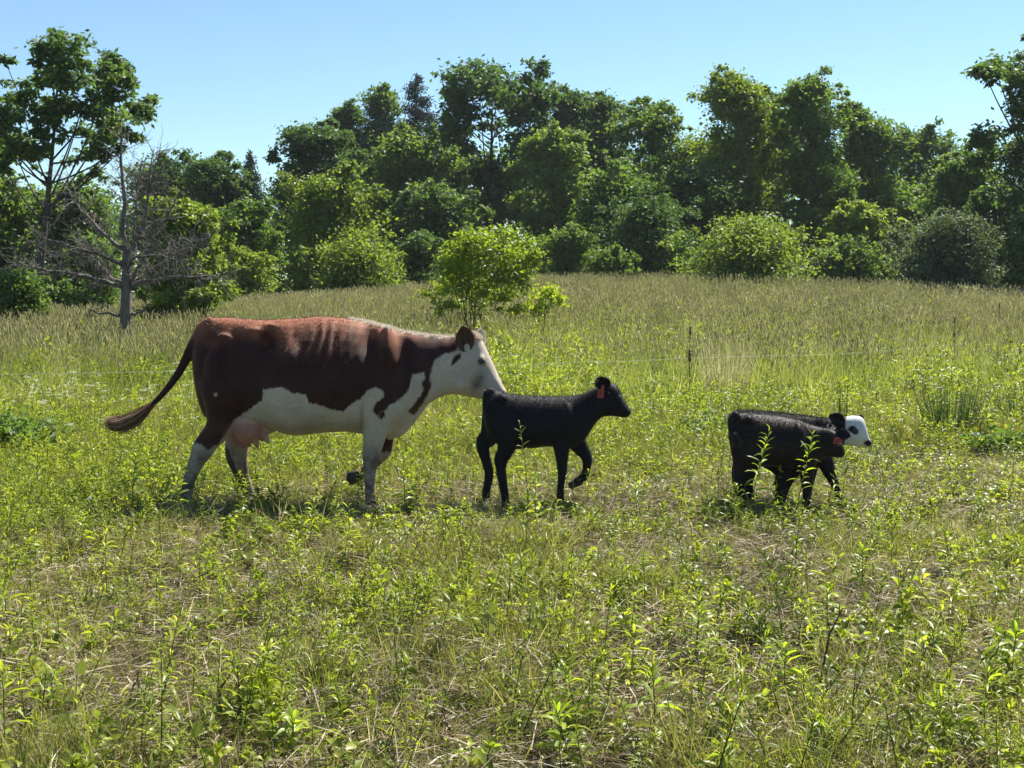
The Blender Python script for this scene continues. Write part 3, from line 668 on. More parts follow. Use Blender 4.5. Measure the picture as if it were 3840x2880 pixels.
# white-faced calf behind it
D3 = 8.92
def build_calf3(mb):
    torso(mb, [(2745, 1570, 1640, .05), (2758, 1552, 1680, .09), (2778, 1542, 1715, .12), (2810, 1541, 1728, .135), (2860, 1545, 1735, .15), (2920, 1549, 1735, .155), (2970, 1555, 1738, .145),
               (3010, 1560, 1740, .13), (3050, 1564, 1735, .11), (3080, 1568, 1712, .09), (3110, 1571, 1690, .075), (3140, 1568, 1672, .07), (3165, 1562, 1668, .075), (3190, 1559, 1672, .08),
               (3213, 1558, 1674, .08), (3230, 1562, 1675, .074), (3241, 1576, 1676, .062), (3247, 1603, 1676, .05), (3252, 1626, 1675, .045), (3258, 1643, 1673, .044), (3264, 1650, 1669, .038), (3267, 1657, 1664, .026)], D3, pear=.1)
    for s in (-1, 1):
        ball(mb, 2815, 1568, D3 + s * .085, .05, .035, .03)
        ball(mb, 3020, 1645, D3 + s * .06, .08, .06, .12)
        ball(mb, 2810, 1650, D3 + s * .05, .09, .06, .15)
    n, f = D3 - .075, D3 + .075
    limb(mb, [(2810, 1640, 50, .06, .02), (2815, 1700, 45, .05), (2808, 1750, 32, .035), (2800, 1790, 24, .026), (2806, 1830, 17, .02), (2812, 1870, 15, .02), (2816, 1900, 14, .023)], n)
    limb(mb, [(2800, 1640, 45, .06, -.02), (2795, 1700, 38, .05), (2780, 1745, 30, .035), (2768, 1780, 24, .026), (2768, 1820, 17, .02), (2768, 1850, 15, .02), (2770, 1885, 14, .023)], f)
    n, f = D3 - .07, D3 + .07
    limb(mb, [(3050, 1640, 42, .05, .02), (3075, 1700, 34, .04), (3098, 1745, 26, .03), (3116, 1785, 18, .025), (3128, 1815, 15, .022), (3138, 1843, 13, .018), (3144, 1865, 13, .02), (3150, 1895, 13, .023)], n)
    limb(mb, [(3030, 1640, 40, .05, -.02), (3040, 1700, 32, .04), (3042, 1745, 24, .03), (3040, 1785, 18, .025), (3034, 1820, 14, .018), (3030, 1855, 13, .02), (3030, 1885, 13, .023)], f)
    limb(mb, [(2775, 1550, 14, .025), (2756, 1566, 12, .025), (2752, 1600, 10, .02), (2756, 1650, 9, .017)], D3 + .02)
def wf(p, V):
    m = 1.95e-3
    wd = poly_sd(p, [(3176, 1560), (3188, 1540), (3300, 1540), (3300, 1700), (3164, 1700), (3166, 1668), (3172, 1625), (3171, 1585)]) * m
    sp = np.minimum(np.hypot((p[:, 0] - 3197) / 16, (p[:, 1] - 1609) / 13) - 1, np.hypot((p[:, 0] - 3207) / 13, (p[:, 1] - 1618) / 12) - 1) * 13 * m
    wd = np.minimum(wd, sp)
    nose = (np.hypot((p[:, 0] - 3256) / 16, (p[:, 1] - 1662) / 12) - 1) * 12 * m
    return np.minimum(wd, nose)
calfc = world_empty('calf', (W(2930, 1700, D3)[0], D3, 0), 'black calf with white face and dark eye patch behind the lowered-head calf', 'calf', 'young black calves')
m3_ = make_body('body', build_calf3, .0085, calf_post(D3, wf), 4)
link('body', m3_, M['calfcoat'], calfc)
fuzz('back_hair', m3_, M['blackhair'], calfc, 20000, .02, .0025, (-.4, 0, .2), lambda V, N: (N[:, 2] > .2) & (to_px(V)[:, 0] < 3160), 16, .9)
ear(calfc, W(3166, 1582, D3 - .05), W(3116, 1560, D3 - .13), .085, (.2, -1, -.1), M['calfcoat'], 160, 'ear', M['blackhair'], .3)
ear(calfc, W(3215, 1574, D3 + .06), W(3243, 1566, D3 + .14), .06, (-.3, -1, 0), M['calfcoat'], 60, 'ear', M['blackhair'])
eyeball(calfc, 3203, 1613, D3 - .072, .012)
for dd, pp in ((D3 - .075, 2817), (D3 + .075, 2771), (D3 - .07, 3151), (D3 + .07, 3031)):
    gz = HZ + CAMZ * F / dd
    hoof(calfc, dd, [(pp, gz - 28, 12), (pp + 2, gz - 14, 14), (pp + 4, gz - 2, 17)], wy=.028)
settle(calfc)

# ---------------------------------------------------------------- trees
def leaf_cloud(lobes, n, L, Wd, seed, sub=26, sig=.2, upright=0.0, shell=(.35, 1.22)):
    """small folded leaves gathered in sprays inside lobes (m,6: centre, radii)"""
    r = np.random.default_rng(seed); lobes = np.asarray(lobes, float)
    wt = (lobes[:, 3] * lobes[:, 4] * lobes[:, 5]) ** .62; wt /= wt.sum()
    K = max(len(lobes) * sub // 2, 40)
    li = r.choice(len(lobes), K, p=wt)
    u = r.normal(0, 1, (K, 3)); u /= np.linalg.norm(u, axis=1)[:, None]
    rad = r.uniform(*shell, K) ** .7
    cc = lobes[li, :3] + u * lobes[li, 3:] * rad[:, None]
    cr = lobes[li, 3:].mean(1) * r.uniform(.45, 1.5, K) * sig
    ci = r.choice(K, n)
    p = cc[ci] + r.normal(0, 1, (n, 3)) * cr[ci][:, None] * np.array([1.1, 1.1, .75])
    a = r.normal(0, 1, (n, 3)); a[:, 2] = a[:, 2] * .6 - .5 + upright * 1.6; a /= np.linalg.norm(a, axis=1)[:, None]
    b = np.cross(a, r.normal(0, 1, (n, 3)) + np.array([0, 0, .6])); b /= np.linalg.norm(b, axis=1)[:, None]
    nn = np.cross(a, b)
    s = r.uniform(.65, 1.3, n)[:, None]
    V = np.stack([p, p + a * L * s * .5 + b * Wd * s * .5 + nn * Wd * .12, p + a * L * s, p + a * L * s * .5 - b * Wd * s * .5 + nn * Wd * .12], 1).reshape(-1, 3)
    cl = r.random(K)[ci] * .6 + r.random(n) * .4
    return V, np.arange(n * 4).reshape(-1, 4), np.repeat(cl, 4)

def env(shape, v):
    if shape == 'round': return np.sqrt(np.clip(1 - (2 * v - 1) ** 2, 0, 1)) * .9 + .12
    if shape == 'broad': return np.clip(.35 + 1.3 * v - .75 * v * v, 0, 1)
    if shape == 'bush': return np.clip(.22 + 1.5 * v - .75 * v * v, 0, 1)
    if shape == 'column': return .55 + .45 * np.sin(np.pi * np.clip(v * .9 + .05, 0, 1))
    return v * 0 + 1
def gen_lobes(xc, top, bot, hw, d, n, shape, seed, rs=(.2, .36), depth=.85):
    r = np.random.default_rng(seed); out = []
    m = d / F
    for i in range(n):
        v = (i + r.random()) / n; e = float(env(shape, v)) * hw
        rr = hw * r.uniform(*rs)
        e *= r.uniform(.72, 1.15); lim = max(e - rr * .75, .25 * hw)
        if i % 3 == 0: rr *= 1.25; lim *= .6
        s = r.uniform(-1, 1); x = xc + s * lim
        
        y = top + v * (bot - top); y = max(y, top + rr * .9); y = min(y, bot - rr * .5)
        c = W(x, y, d); yo = r.uniform(-1, 1) * np.sqrt(max(1 - s * s * .7, 0)) * lim * m * depth
        fl = r.uniform(.5, .8) if shape in ('round', 'broad') else r.uniform(.7, 1)
        out.append((c[0], c[1] + yo, c[2], rr * m * r.uniform(.95, 1.35), rr * m * 1.1, rr * m * fl))
    top_x = xc + r.uniform(-.3, .3) * hw
    for i in range(14 if shape != 'bush' else 20):     # loose tips that break the outline
        a = r.uniform(-1.25, 1.25); rr = hw * r.uniform(.07, .15); yc = (top + bot) / 2; hh = (bot - top) / 2
        x = xc + hw * math.sin(a) * r.uniform(.9, 1.08); y = yc - hh * math.cos(a) * r.uniform(.95, 1.08)
        if abs(a) < .5: x = top_x + a * hw * .5; y = top - r.uniform(-.2, .25) * rr * 2
        c = W(x, y, d); out.append((c[0], c[1] + r.uniform(-.5, .5), c[2], rr * m, rr * m, rr * m * r.uniform(.8, 1.6)))
    return out

def tree(name, label, cat, xc, top, bot, hw, d, mat, n=9000, nl=26, shape='round', seed=0, L=.2, Wd=.1, base_px=None, trunk_r=None, group=None,
         lobes=None, limbs=7, sig=.2, rs=(.2, .36), lean=0, bark='bark', upright=0, sub=26, stems=1, smin=.3):
    lobes = gen_lobes(xc, top, bot, hw, d, nl, shape, seed, rs) if lobes is None else lobes
    bx = W((base_px if base_px is not None else xc), 0, d)[0]; bz = float(H(bx, d))
    root = empty(name, (bx, d, bz), label, cat, group)
    V, Fq, A = leaf_cloud(lobes, n, L, Wd, seed + 100, sub, sig, upright)
    off = np.array([bx, d, bz])
    o = link('crown' if cat == 'tree' else 'foliage', np_mesh('crown', V - off, [Fq], False, {'rnd': A}), mat, root)
    r = np.random.default_rng(seed + 9); mb = MB(); lob = np.array(lobes)
    tr = trunk_r or .012 * (lob[:, 2].max() - bz) + .03
    topz = W(xc, top + (bot - top) * .3, d)
    for st in range(stems):
        tp = topz.copy()
        if stems > 1: tp = lob[r.integers(len(lob)), :3]
        k = 8; t = np.linspace(0, 1, k)
        P_ = off[None, :] * (1 - t[:, None]) + tp[None, :] * t[:, None]
        P_[:, 0] += np.sin(t * 3 + seed) * .12 * (1 if stems == 1 else .4); P_[0, 2] -= .15
        if stems > 1: P_[:, :2] += (r.normal(0, .12, 2))[None, :] * (1 - t)[:, None]
        mb.tube(P_, tr * (1 - .8 * t) * (1 if stems == 1 else .5) , 7)
        for i in range(limbs):
            s = r.uniform(smin, .97); a = np.array([np.interp(s, t, P_[:, j]) for j in range(3)])
            b = lob[r.integers(len(lob)), :3]
            if b[2] < a[2] - .3: continue
            u = np.linspace(0, 1, 5)[:, None]; c = a * (1 - u) + b * u; c[:, 2] -= np.sin(u[:, 0] * np.pi) * .08 * np.linalg.norm(b - a)
            mb.tube(c, tr * .38 * (1 - s * .5) * (1 - .75 * u[:, 0]), 5)
    me = mb.mesh('trunk', True)
    co = np.empty(len(me.vertices) * 3, dtype=np.float32); me.vertices.foreach_get('co', co); co = co.reshape(-1, 3) - off.astype(np.float32); me.vertices.foreach_set('co', co.ravel())
    link('trunk' if cat == 'tree' else 'stems', me, M[bark], root)
    return root

def lob_px(lst, d, depth=.6, seed=0):
    r = np.random.default_rng(seed); m = d / F; out = []
    for x, y, rx, ry in lst:
        c = W(x, y, d); out.append((c[0], d + r.uniform(-1, 1) * depth, c[2], rx * m, (rx + ry) / 2 * m, ry * m))
    return out

# left ash
ash = [(300, 190, 70, 60), (230, 230, 60, 50), (390, 220, 45, 60), (400, 280, 60, 55), (330, 300, 75, 55), (240, 300, 60, 50), (150, 290, 30, 35), (70, 240, 35, 25), (30, 330, 60, 55), (-40, 380, 60, 70), (90, 400, 70, 50),
       (200, 400, 70, 55), (320, 400, 80, 60), (440, 330, 60, 50), (490, 400, 60, 40), (530, 360, 35, 22), (450, 460, 80, 45), (480, 500, 40, 30), (340, 490, 80, 45), (210, 490, 70, 45), (70, 480, 75, 45), (-30, 520, 70, 60),
       (40, 560, 60, 35), (150, 570, 60, 35), (260, 570, 60, 35), (350, 570, 40, 30), (20, 620, 50, 30), (330, 630, 40, 25), (110, 640, 40, 22), (400, 540, 50, 28), (560, 375, 16, 14), (440, 520, 30, 25)]
tree('ash_tree', 'tall airy ash-like tree with dark drooping leaves at the left edge of the field', 'tree', 200, 140, 680, 320, 32, M['tree_dark'], 17000, seed=11, L=.17, Wd=.075, base_px=150,
     lobes=lob_px([(a, b, c * 1.02, e * .95) for a, b, c, e in ash], 32, 1.4, 3), limbs=24, sig=.21, trunk_r=.12, sub=24, smin=.45)
# central tall tree
ctr = [(1830, 265, 70, 40), (1780, 290, 70, 45), (1880, 300, 60, 45), (1730, 330, 60, 50), (1700, 380, 35, 40), (1800, 360, 90, 45), (1900, 370, 50, 50), (2000, 290, 50, 40), (2030, 330, 50, 50), (1990, 370, 55, 45),
       (2040, 400, 40, 50), (1740, 430, 60, 35), (1960, 440, 60, 40), (1690, 470, 40, 50), (1860, 430, 60, 30), (1700, 540, 60, 60), (1990, 500, 70, 50), (1760, 610, 70, 60), (2000, 600, 70, 60), (1900, 640, 80, 50), (1700, 640, 60, 60), (1850, 720, 90, 60), (1760, 760, 80, 70), (1960, 740, 80, 70)]
tree('oak_tree', 'tallest dark tree at the middle of the tree line, sky showing through below its crown', 'tree', 1840, 240, 800, 190, 66, M['tree_dark'], 21000, seed=12, L=.30, Wd=.16, base_px=1815,
     lobes=lob_px([(a, b, c * 1.15, e * 1.15) for a, b, c, e in ctr], 66, 2.0, 4), limbs=20, sig=.26, trunk_r=.22, sub=30, smin=.4)
rgt = [(3850, 230, 60, 40), (3760, 250, 50, 35), (3700, 270, 45, 28), (3665, 265, 28, 20), (3790, 300, 60, 40), (3860, 300, 50, 40), (3830, 380, 50, 45), (3880, 420, 60, 60), (3790, 470, 40, 30), (3840, 520, 60, 50), (3760, 520, 50, 30),
       (3680, 510, 50, 28), (3640, 520, 40, 24), (3720, 580, 60, 30), (3860, 620, 60, 60), (3820, 700, 40, 60), (3900, 760, 70, 90), (3880, 880, 60, 80), (3960, 300, 90, 90), (3990, 500, 90, 100), (3870, 140, 22, 22), (3900, 180, 40, 40)]
tree('leaning_tree', 'tall spreading tree cut off by the right edge with a bare-tipped limb reaching left', 'tree', 3900, 150, 900, 200, 42, M['tree_dark'], 17000, seed=13, L=.2, Wd=.1, base_px=3890,
     lobes=lob_px([(a, b, c * 1.15, e * 1.15) for a, b, c, e in rgt], 42, 1.0, 5), limbs=16, sig=.28, trunk_r=.2, sub=30)

T = [ # name, label, cat, xc, top, bot, hw, d, mat, n, nl, shape
 ('maple_tree', 'round dark maple-like tree left of the small far spruce', 'tree', 800, 588, 900, 112, 62, 'tree_dark', 8000, 30, 'round'),
 ('broadleaf_tree', 'hazy green tree just behind the top of the dead tree', 'tree', 620, 600, 950, 170, 66, 'tree_dark', 7000, 26, 'round'),
 ('broadleaf_tree', 'bushy green tree behind the lower trunk of the ash-like tree', 'tree', 260, 690, 1190, 190, 44, 'tree_mid', 9000, 30, 'broad'),
 ('broadleaf_tree', 'green tree half cut off by the left edge below the ash-like crown', 'tree', 10, 660, 1200, 170, 42, 'tree_mid', 9000, 30, 'broad'),
 ('young_tree', 'thin-stemmed young tree with bright sunlit leaves right of the dead tree', 'tree', 690, 735, 1150, 150, 29, 'tree_light', 6500, 30, 'broad'),
 ('broadleaf_tree', 'leafy green tree with a level top below the small far spruce', 'tree', 900, 775, 1120, 150, 50, 'tree_mid', 8000, 28, 'broad'),
 ('maple_tree', 'large dark rounded tree rising left of the two poplars', 'tree', 1190, 465, 1000, 150, 60, 'tree_dark', 12000, 40, 'round'),
 ('broadleaf_tree', 'yellow-green tree with a pointed top before the large dark rounded tree', 'tree', 1240, 648, 1120, 190, 49, 'tree_light', 10000, 36, 'broad'),
 ('poplar_tree', 'slimmer left one of the two upright poplars', 'tree', 1305, 390, 800, 62, 78, 'tree_dark', 4500, 26, 'column'),
 ('poplar_tree', 'taller right one of the two upright poplars, next to the big spruce', 'tree', 1425, 335, 800, 78, 80, 'tree_dark', 5500, 30, 'column'),
 ('broadleaf_tree', 'mid-green tree standing in front of the big dark spruce', 'tree', 1545, 490, 1040, 170, 62, 'tree_mid', 10000, 36, 'round'),
 ('broadleaf_tree', 'blue-green tree directly right of the tallest tree', 'tree', 2130, 335, 900, 110, 74, 'tree_dark', 8000, 30, 'round'),
 ('broadleaf_tree', 'lighter green tree below and right of the tallest crown', 'tree', 2080, 475, 1040, 130, 60, 'tree_mid', 9000, 34, 'round'),
 ('broadleaf_tree', 'narrow tree with two spiky tips at the dip in the tree line', 'tree', 2255, 350, 960, 95, 70, 'tree_dark', 7500, 34, 'column'),
 ('broadleaf_tree', 'wide tree with many sky gaps right of the dip in the tree line', 'tree', 2440, 385, 960, 150, 64, 'tree_mid', 8000, 34, 'round'),
 ('broadleaf_tree', 'tall yellowish-green tree high above the wide field bush', 'tree', 2730, 290, 1000, 160, 57, 'tree_light', 12000, 50, 'round'),
 ('broadleaf_tree', 'tall tree with a dark bare lower trunk right of the yellowish-green tree', 'tree', 3050, 290, 960, 135, 56, 'tree_mid', 9500, 46, 'round'),
 ('broadleaf_tree', 'lower green tree on the falling edge right of the bare-trunked tree', 'tree', 3275, 440, 1000, 145, 60, 'tree_mid', 9500, 34, 'round'),
 ('broadleaf_tree', 'thin-topped tree in the low stretch right of the falling edge', 'tree', 3470, 475, 1000, 130, 66, 'tree_dark', 8500, 34, 'round'),
 ('broadleaf_tree', 'green tree under the limb of the tall right-edge tree', 'tree', 3610, 580, 1050, 140, 54, 'tree_mid', 9000, 32, 'round'),
 ('broadleaf_tree', 'dark tree between the grey-green bush and the right-edge trunk', 'tree', 3760, 700, 1080, 110, 50, 'tree_dark', 8000, 26, 'round'),
 ('broadleaf_tree', 'shady tree filling behind the left half of the wide field bush', 'tree', 2600, 620, 1040, 170, 54, 'tree_dark', 9000, 30, 'broad'),
 ('broadleaf_tree', 'green tree with sunny top edge behind the dark rounded bush', 'tree', 2330, 640, 1040, 170, 55, 'tree_mid', 9000, 30, 'broad'),
 ('broadleaf_tree', 'shady tree behind the field sapling, left of the tallest trunk', 'tree', 1640, 700, 1060, 150, 54, 'tree_dark', 8000, 26, 'broad'),
 ('broadleaf_tree', 'olive tree low in front of the falling edge, beside the bare trunk', 'tree', 3230, 770, 1070, 130, 48, 'tree_light', 6500, 24, 'broad'),
 ('broadleaf_tree', 'olive-green tree joining the two tallest crowns right of centre', 'tree', 2895, 345, 1000, 110, 62, 'tree_mid', 8000, 34, 'round'),
 ('broadleaf_tree', 'dark tree with a flat top left under the falling edge', 'tree', 3190, 400, 980, 85, 64, 'tree_dark', 6000, 28, 'round'),
 ('dark_bush', 'large dark blue-green rounded bush left of the wide field bush', 'bush', 2440, 735, 1070, 220, 50, 'tree_dark', 11000, 40, 'bush'),
 ('field_bush', 'wide yellow-green bush standing out in the meadow edge', 'bush', 2810, 830, 1085, 300, 44, 'tree_light', 12000, 46, 'bush'),
 ('willow_bush', 'rounded grey-green willow-like bush at the right meadow edge', 'bush', 3560, 815, 1135, 240, 43, 'willow', 17000, 50, 'bush'),
 ('edge_bush', 'small bush at the right frame edge beside the grey-green bush', 'bush', 3850, 900, 1125, 90, 40, 'tree_mid', 4500, 16, 'bush'),
 ('edge_bush', 'broad olive bush at the foot of the pointed yellow-green tree', 'bush', 1330, 900, 1140, 230, 46, 'tree_light', 10000, 36, 'bush'),
 ('edge_bush', 'yellow-green bush left of the broad olive bush above the cow rump', 'bush', 920, 945, 1150, 120, 44, 'tree_light', 5000, 20, 'bush'),
 ('edge_bush', 'dark bush at the wood edge left of the field sapling', 'bush', 1580, 880, 1100, 120, 48, 'tree_dark', 5500, 20, 'bush'),
 ('edge_bush', 'green bush at the wood edge right of the field sapling', 'bush', 2130, 860, 1075, 130, 50, 'tree_mid', 6000, 22, 'bush'),
 ('edge_bush', 'low green bush in front of the dark rounded bush', 'bush', 2290, 935, 1075, 110, 47, 'tree_mid', 4500, 18, 'bush'),
 ('edge_bush', 'dark bush between wide field bush and grey-green bush', 'bush', 3180, 900, 1090, 150, 46, 'tree_mid', 6000, 24, 'bush'),
 ('edge_bush', 'small leafy bush below the ash-like tree at the left edge', 'bush', 70, 1020, 1220, 150, 29, 'tree_mid', 5000, 22, 'bush'),
 ('edge_bush', 'small dark bush low behind the dead tree trunk', 'bush', 620, 1060, 1190, 90, 30, 'tree_dark', 3000, 12, 'bush'),
 ('edge_bush', 'green bush behind the dead tree on its left side', 'bush', 360, 900, 1190, 130, 36, 'tree_mid', 5500, 22, 'bush'),
 ('edge_bush', 'leafy low bush right of the thin-stemmed young tree', 'bush', 760, 1090, 1190, 55, 28, 'tree_light', 1800, 10, 'bush'),
]
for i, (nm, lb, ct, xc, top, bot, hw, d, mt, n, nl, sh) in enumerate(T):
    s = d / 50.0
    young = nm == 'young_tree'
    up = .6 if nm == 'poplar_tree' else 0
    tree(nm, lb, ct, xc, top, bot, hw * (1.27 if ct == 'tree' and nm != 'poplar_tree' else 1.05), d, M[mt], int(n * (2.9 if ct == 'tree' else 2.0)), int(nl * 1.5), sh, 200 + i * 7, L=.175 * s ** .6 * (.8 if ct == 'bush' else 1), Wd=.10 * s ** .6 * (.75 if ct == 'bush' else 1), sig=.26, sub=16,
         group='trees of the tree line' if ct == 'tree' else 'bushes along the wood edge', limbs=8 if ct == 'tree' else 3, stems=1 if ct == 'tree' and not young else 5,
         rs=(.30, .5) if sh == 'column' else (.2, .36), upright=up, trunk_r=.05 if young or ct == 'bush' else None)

# spruces
def spruce(label, xc, top, bot, hw, d, n, seed):
    r = np.random.default_rng(seed); bx = W(xc, 0, d)[0]; bz = float(H(bx, d)); root = empty('spruce_tree', (bx, d, bz), label, 'tree', 'far spruces')
    off = np.array([bx, d, bz]); zt = W(xc, top, d)[2]; zb = W(xc, bot, d)[2]; hwm = hw * d / F
    mb = MB(); mb.tube([off - [0, 0, .2], [bx, d, zt]], [.2, .02], 6); nb = 170
    Vs = []; 
    for i in range(nb):
        t = (i / nb) ** .8; z = zt - t * (zt - zb); L = hwm * (t ** .75 + .03) * r.uniform(.75, 1.1); a = r.uniform(0, 2 * np.pi)
        dirv = np.array([math.cos(a), math.sin(a), 0]); k = int(n / nb * (.3 + 1.2 * t))
        mb.tube([[bx, d, z], np.array([bx, d, z]) + dirv * L * .6 + [0, 0, -.12 * L], np.array([bx, d, z]) + dirv * L + [0, 0, -.02 * L]], [.03, .02, .01], 4)
        u = r.random(k) ** .7; p = np.array([bx, d, z]) + dirv * (L * u)[:, None] + np.stack([r.normal(0, .12 * L + .08, k), r.normal(0, .12 * L + .08, k), -.15 * L * np.sin(u * np.pi) - np.abs(r.normal(0, .13, k))], -1)
        Vs.append(p)
    p = np.concatenate(Vs); n = len(p); a = r.normal(0, 1, (n, 3)); a[:, 2] -= .4; a /= np.linalg.norm(a, axis=1)[:, None]; b = np.cross(a, r.normal(0, 1, (n, 3))); b /= np.linalg.norm(b, axis=1)[:, None]
    L, wd = .26, .07; V = np.stack([p, p + a * L * .5 + b * wd * .5, p + a * L, p + a * L * .5 - b * wd * .5], 1).reshape(-1, 3)
    link('crown', np_mesh('crown', V - off, [np.arange(n * 4).reshape(-1, 4)], False, {'rnd': np.repeat(r.random(n), 4)}), M['spruce'], root)
    me = mb.mesh('trunk'); co = np.empty(len(me.vertices) * 3, dtype=np.float32); me.vertices.foreach_get('co', co); me.vertices.foreach_set('co', (co.reshape(-1, 3) - off.astype(np.float32)).ravel())
    link('trunk', me, M['bark'], root)
spruce('big dark spruce with a pointed top between the poplars and the tallest tree', 1560, 278, 800, 190, 82, 24000, 31)
spruce('small far spruce standing alone against the sky above the cow rump', 938, 565, 850, 75, 76, 7000, 32)

# woods behind
r = np.random.default_rng(55); lb = []
for x in np.linspace(-300, 4150, 130):
    topy = np.interp(x, [-300, 500, 900, 1050, 1500, 2000, 2600, 3200, 3500, 4200], [680, 740, 830, 700, 560, 560, 560, 590, 680, 660])
    for k in range(5):
        yy = topy + 60 + k * 120 + r.uniform(-40, 40); c = W(x + r.uniform(-30, 30), yy, 92 + r.uniform(-4, 6)); lb.append((*c, r.uniform(1.2, 2.2), 1.6, r.uniform(1.0, 1.8)))
V, Fq, A = leaf_cloud(lb, 80000, .5, .3, 77, 40, .3, 0, (.2, 1))
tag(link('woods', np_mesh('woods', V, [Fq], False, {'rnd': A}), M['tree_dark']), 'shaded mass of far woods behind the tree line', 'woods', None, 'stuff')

# sapling in the meadow
DS = 25.0
sl_ = [(1770, 900, 55, 35), (1830, 870, 40, 30), (1880, 880, 35, 28), (1930, 900, 50, 35), (1990, 910, 32, 32), (2000, 960, 28, 36), (1720, 950, 50, 40), (1800, 950, 60, 40), (1880, 950, 60, 40), (1950, 970, 50, 45), (1680, 1000, 45, 40), (1760, 1020, 60, 40),
       (1850, 1030, 60, 40), (1930, 1040, 50, 40), (1680, 1070, 50, 35), (1640, 1100, 40, 25), (1740, 1090, 60, 35), (1820, 1100, 60, 35), (1900, 1100, 45, 30), (1600, 1100, 25, 16), (1790, 1150, 60, 22), (1690, 1140, 45, 20), (1880, 1160, 35, 20), (1960, 1080, 25, 20), (1940, 1150, 25, 15)]
tree('sapling', 'bright yellow-green multi-stemmed sapling in the meadow above the cow head', 'tree', 1830, 850, 1180, 190, DS, M['sapling'], 9500, seed=41, L=.088, Wd=.045, base_px=1790, lobes=lob_px(sl_, DS, .6, 8), limbs=4, stems=7, sig=.36, trunk_r=.035, sub=26)
tree('shoot_cluster', 'low bright leafy shoots right of the meadow sapling', 'bush', 2060, 1060, 1180, 70, DS - .6, M['sapling'], 620, seed=42, L=.1, Wd=.055, lobes=lob_px([(2065, 1090, 40, 22), (2045, 1120, 45, 24), (2095, 1130, 28, 20), (2030, 1160, 30, 18), (1975, 1150, 20, 22)], DS - .6, .15, 9), limbs=2, stems=3, sig=.35, trunk_r=.016)

# dead tree
def dead_tree():
    d = 22.5; bx = W(468, 0, d)[0]; bz = float(H(bx, d)); off = np.array([bx, d, bz]); m = d / F
    root = empty('dead_tree', (bx, d, bz), 'bare dead grey-brown tree with spreading leafless limbs behind the cow rump', 'tree')
    r = np.random.default_rng(5)
    def L(px, py, y=0): return W(px, py, d) - off + [0, y, 0]
    tr = MB(); tr.tube([[0, 0, -.1], L(470, 1230), L(474, 1080), L(476, 960), L(474, 930)], [.135, .105, .095, .085, .06], 10)
    for s in range(9):   # torn bark flanges and root flare
        a = s * .7; tr.tube([[.09 * math.cos(a), .09 * math.sin(a), -.1], [.07 * math.cos(a), .07 * math.sin(a), .25 + .25 * r.random()]], [.045, .012], 5)
    link('trunk', tr.mesh('trunk', True), M['deadbark'], root)
    def limb_(pts, r0, twigs, dens=1.0, name='limb'):
        P_ = np.array([L(*p) for p in pts]); n = 14; tt = np.linspace(0, len(P_) - 1, n); C = np.stack([np.interp(tt, np.arange(len(P_)), P_[:, k]) for k in range(3)], -1)
        C[1:-1] += r.normal(0, .012, (n - 2, 3)); rad = np.linspace(r0, r0 * .25, n); mb = MB(); mb.tube(C, rad, 6); lim = link(name, mb.mesh(name, True), M['deadbark'], root)
        twigs = int(twigs * 1.15); tw = MB(); main = C[-1] - C[0]; main /= np.linalg.norm(main)
        for i in range(twigs):
            t = r.uniform(.15, 1); idx = t * (n - 1); a = np.array([np.interp(idx, np.arange(n), C[:, k]) for k in range(3)])
            dr = main * r.uniform(.2, .9) + r.normal(0, .65, 3); dr /= np.linalg.norm(dr); ln = r.uniform(.25, .8) * (1.1 - .5 * t)
            b = a + dr * ln * .5 + r.normal(0, .03, 3); c = a + dr * ln + r.normal(0, .06, 3) + [0, 0, .05]
            tw.tube([a, b, c], [.009, .006, .0025], 4)
            for j in range(int(6 * dens)):
                u = r.uniform(.2, 1); q0 = a + (c - a) * u; d2 = dr + r.normal(0, .8, 3); d2 /= np.linalg.norm(d2); l2 = r.uniform(.08, .32)
                tw.tube([q0, q0 + d2 * l2 * .5 + r.normal(0, .015, 3), q0 + d2 * l2], [.0045, .0035, .0015], 3, cap=False)
        o = link('twigs', tw.mesh('twigs'), M['deadbark'], lim); o['kind'] = 'stuff'
    limb_([(472, 960), (462, 850), (468, 740), (455, 600), (460, 520)], .06, 26)
    limb_([(478, 950), (520, 900), (545, 830), (560, 700), (600, 580)], .05, 26)
    limb_([(545, 850), (548, 760), (560, 660), (575, 560)], .025, 14)
    limb_([(474, 945), (420, 905), (360, 850), (290, 770), (250, 700)], .045, 26)
    limb_([(478, 1075), (520, 1010), (560, 930), (600, 850), (660, 760)], .035, 22)
    limb_([(470, 1080, 0), (400, 1055, -.2), (300, 1030, -.3), (180, 1010, -.4), (90, 985, -.4)], .045, 34, 1.3)
    limb_([(470, 1065, .1), (380, 1040, .5), (290, 960, .8), (180, 930, 1.0)], .04, 26, 1.2)
    limb_([(482, 1080, 0), (560, 1050, -.1), (680, 1040, -.2), (800, 1035, -.3), (850, 1040, -.3)], .045, 34, 1.2)
    limb_([(480, 1070, 0), (580, 1000, .2), (680, 920, .4), (760, 870, .5)], .04, 28)
    limb_([(474, 1000, 0), (420, 960, -.6), (330, 930, -.9), (230, 900, -1.1)], .04, 24)
    limb_([(474, 1010, 0), (540, 970, -.6), (640, 960, -.9), (740, 985, -1.1)], .035, 24)
    limb_([(466, 1185), (420, 1180), (370, 1172), (330, 1158)], .034, 2, .3)
    limb_([(486, 1182), (520, 1172), (560, 1150)], .03, 1, .3)
    limb_([(476, 980), (500, 900), (510, 800), (520, 690), (535, 600)], .03, 18)
dead_tree()

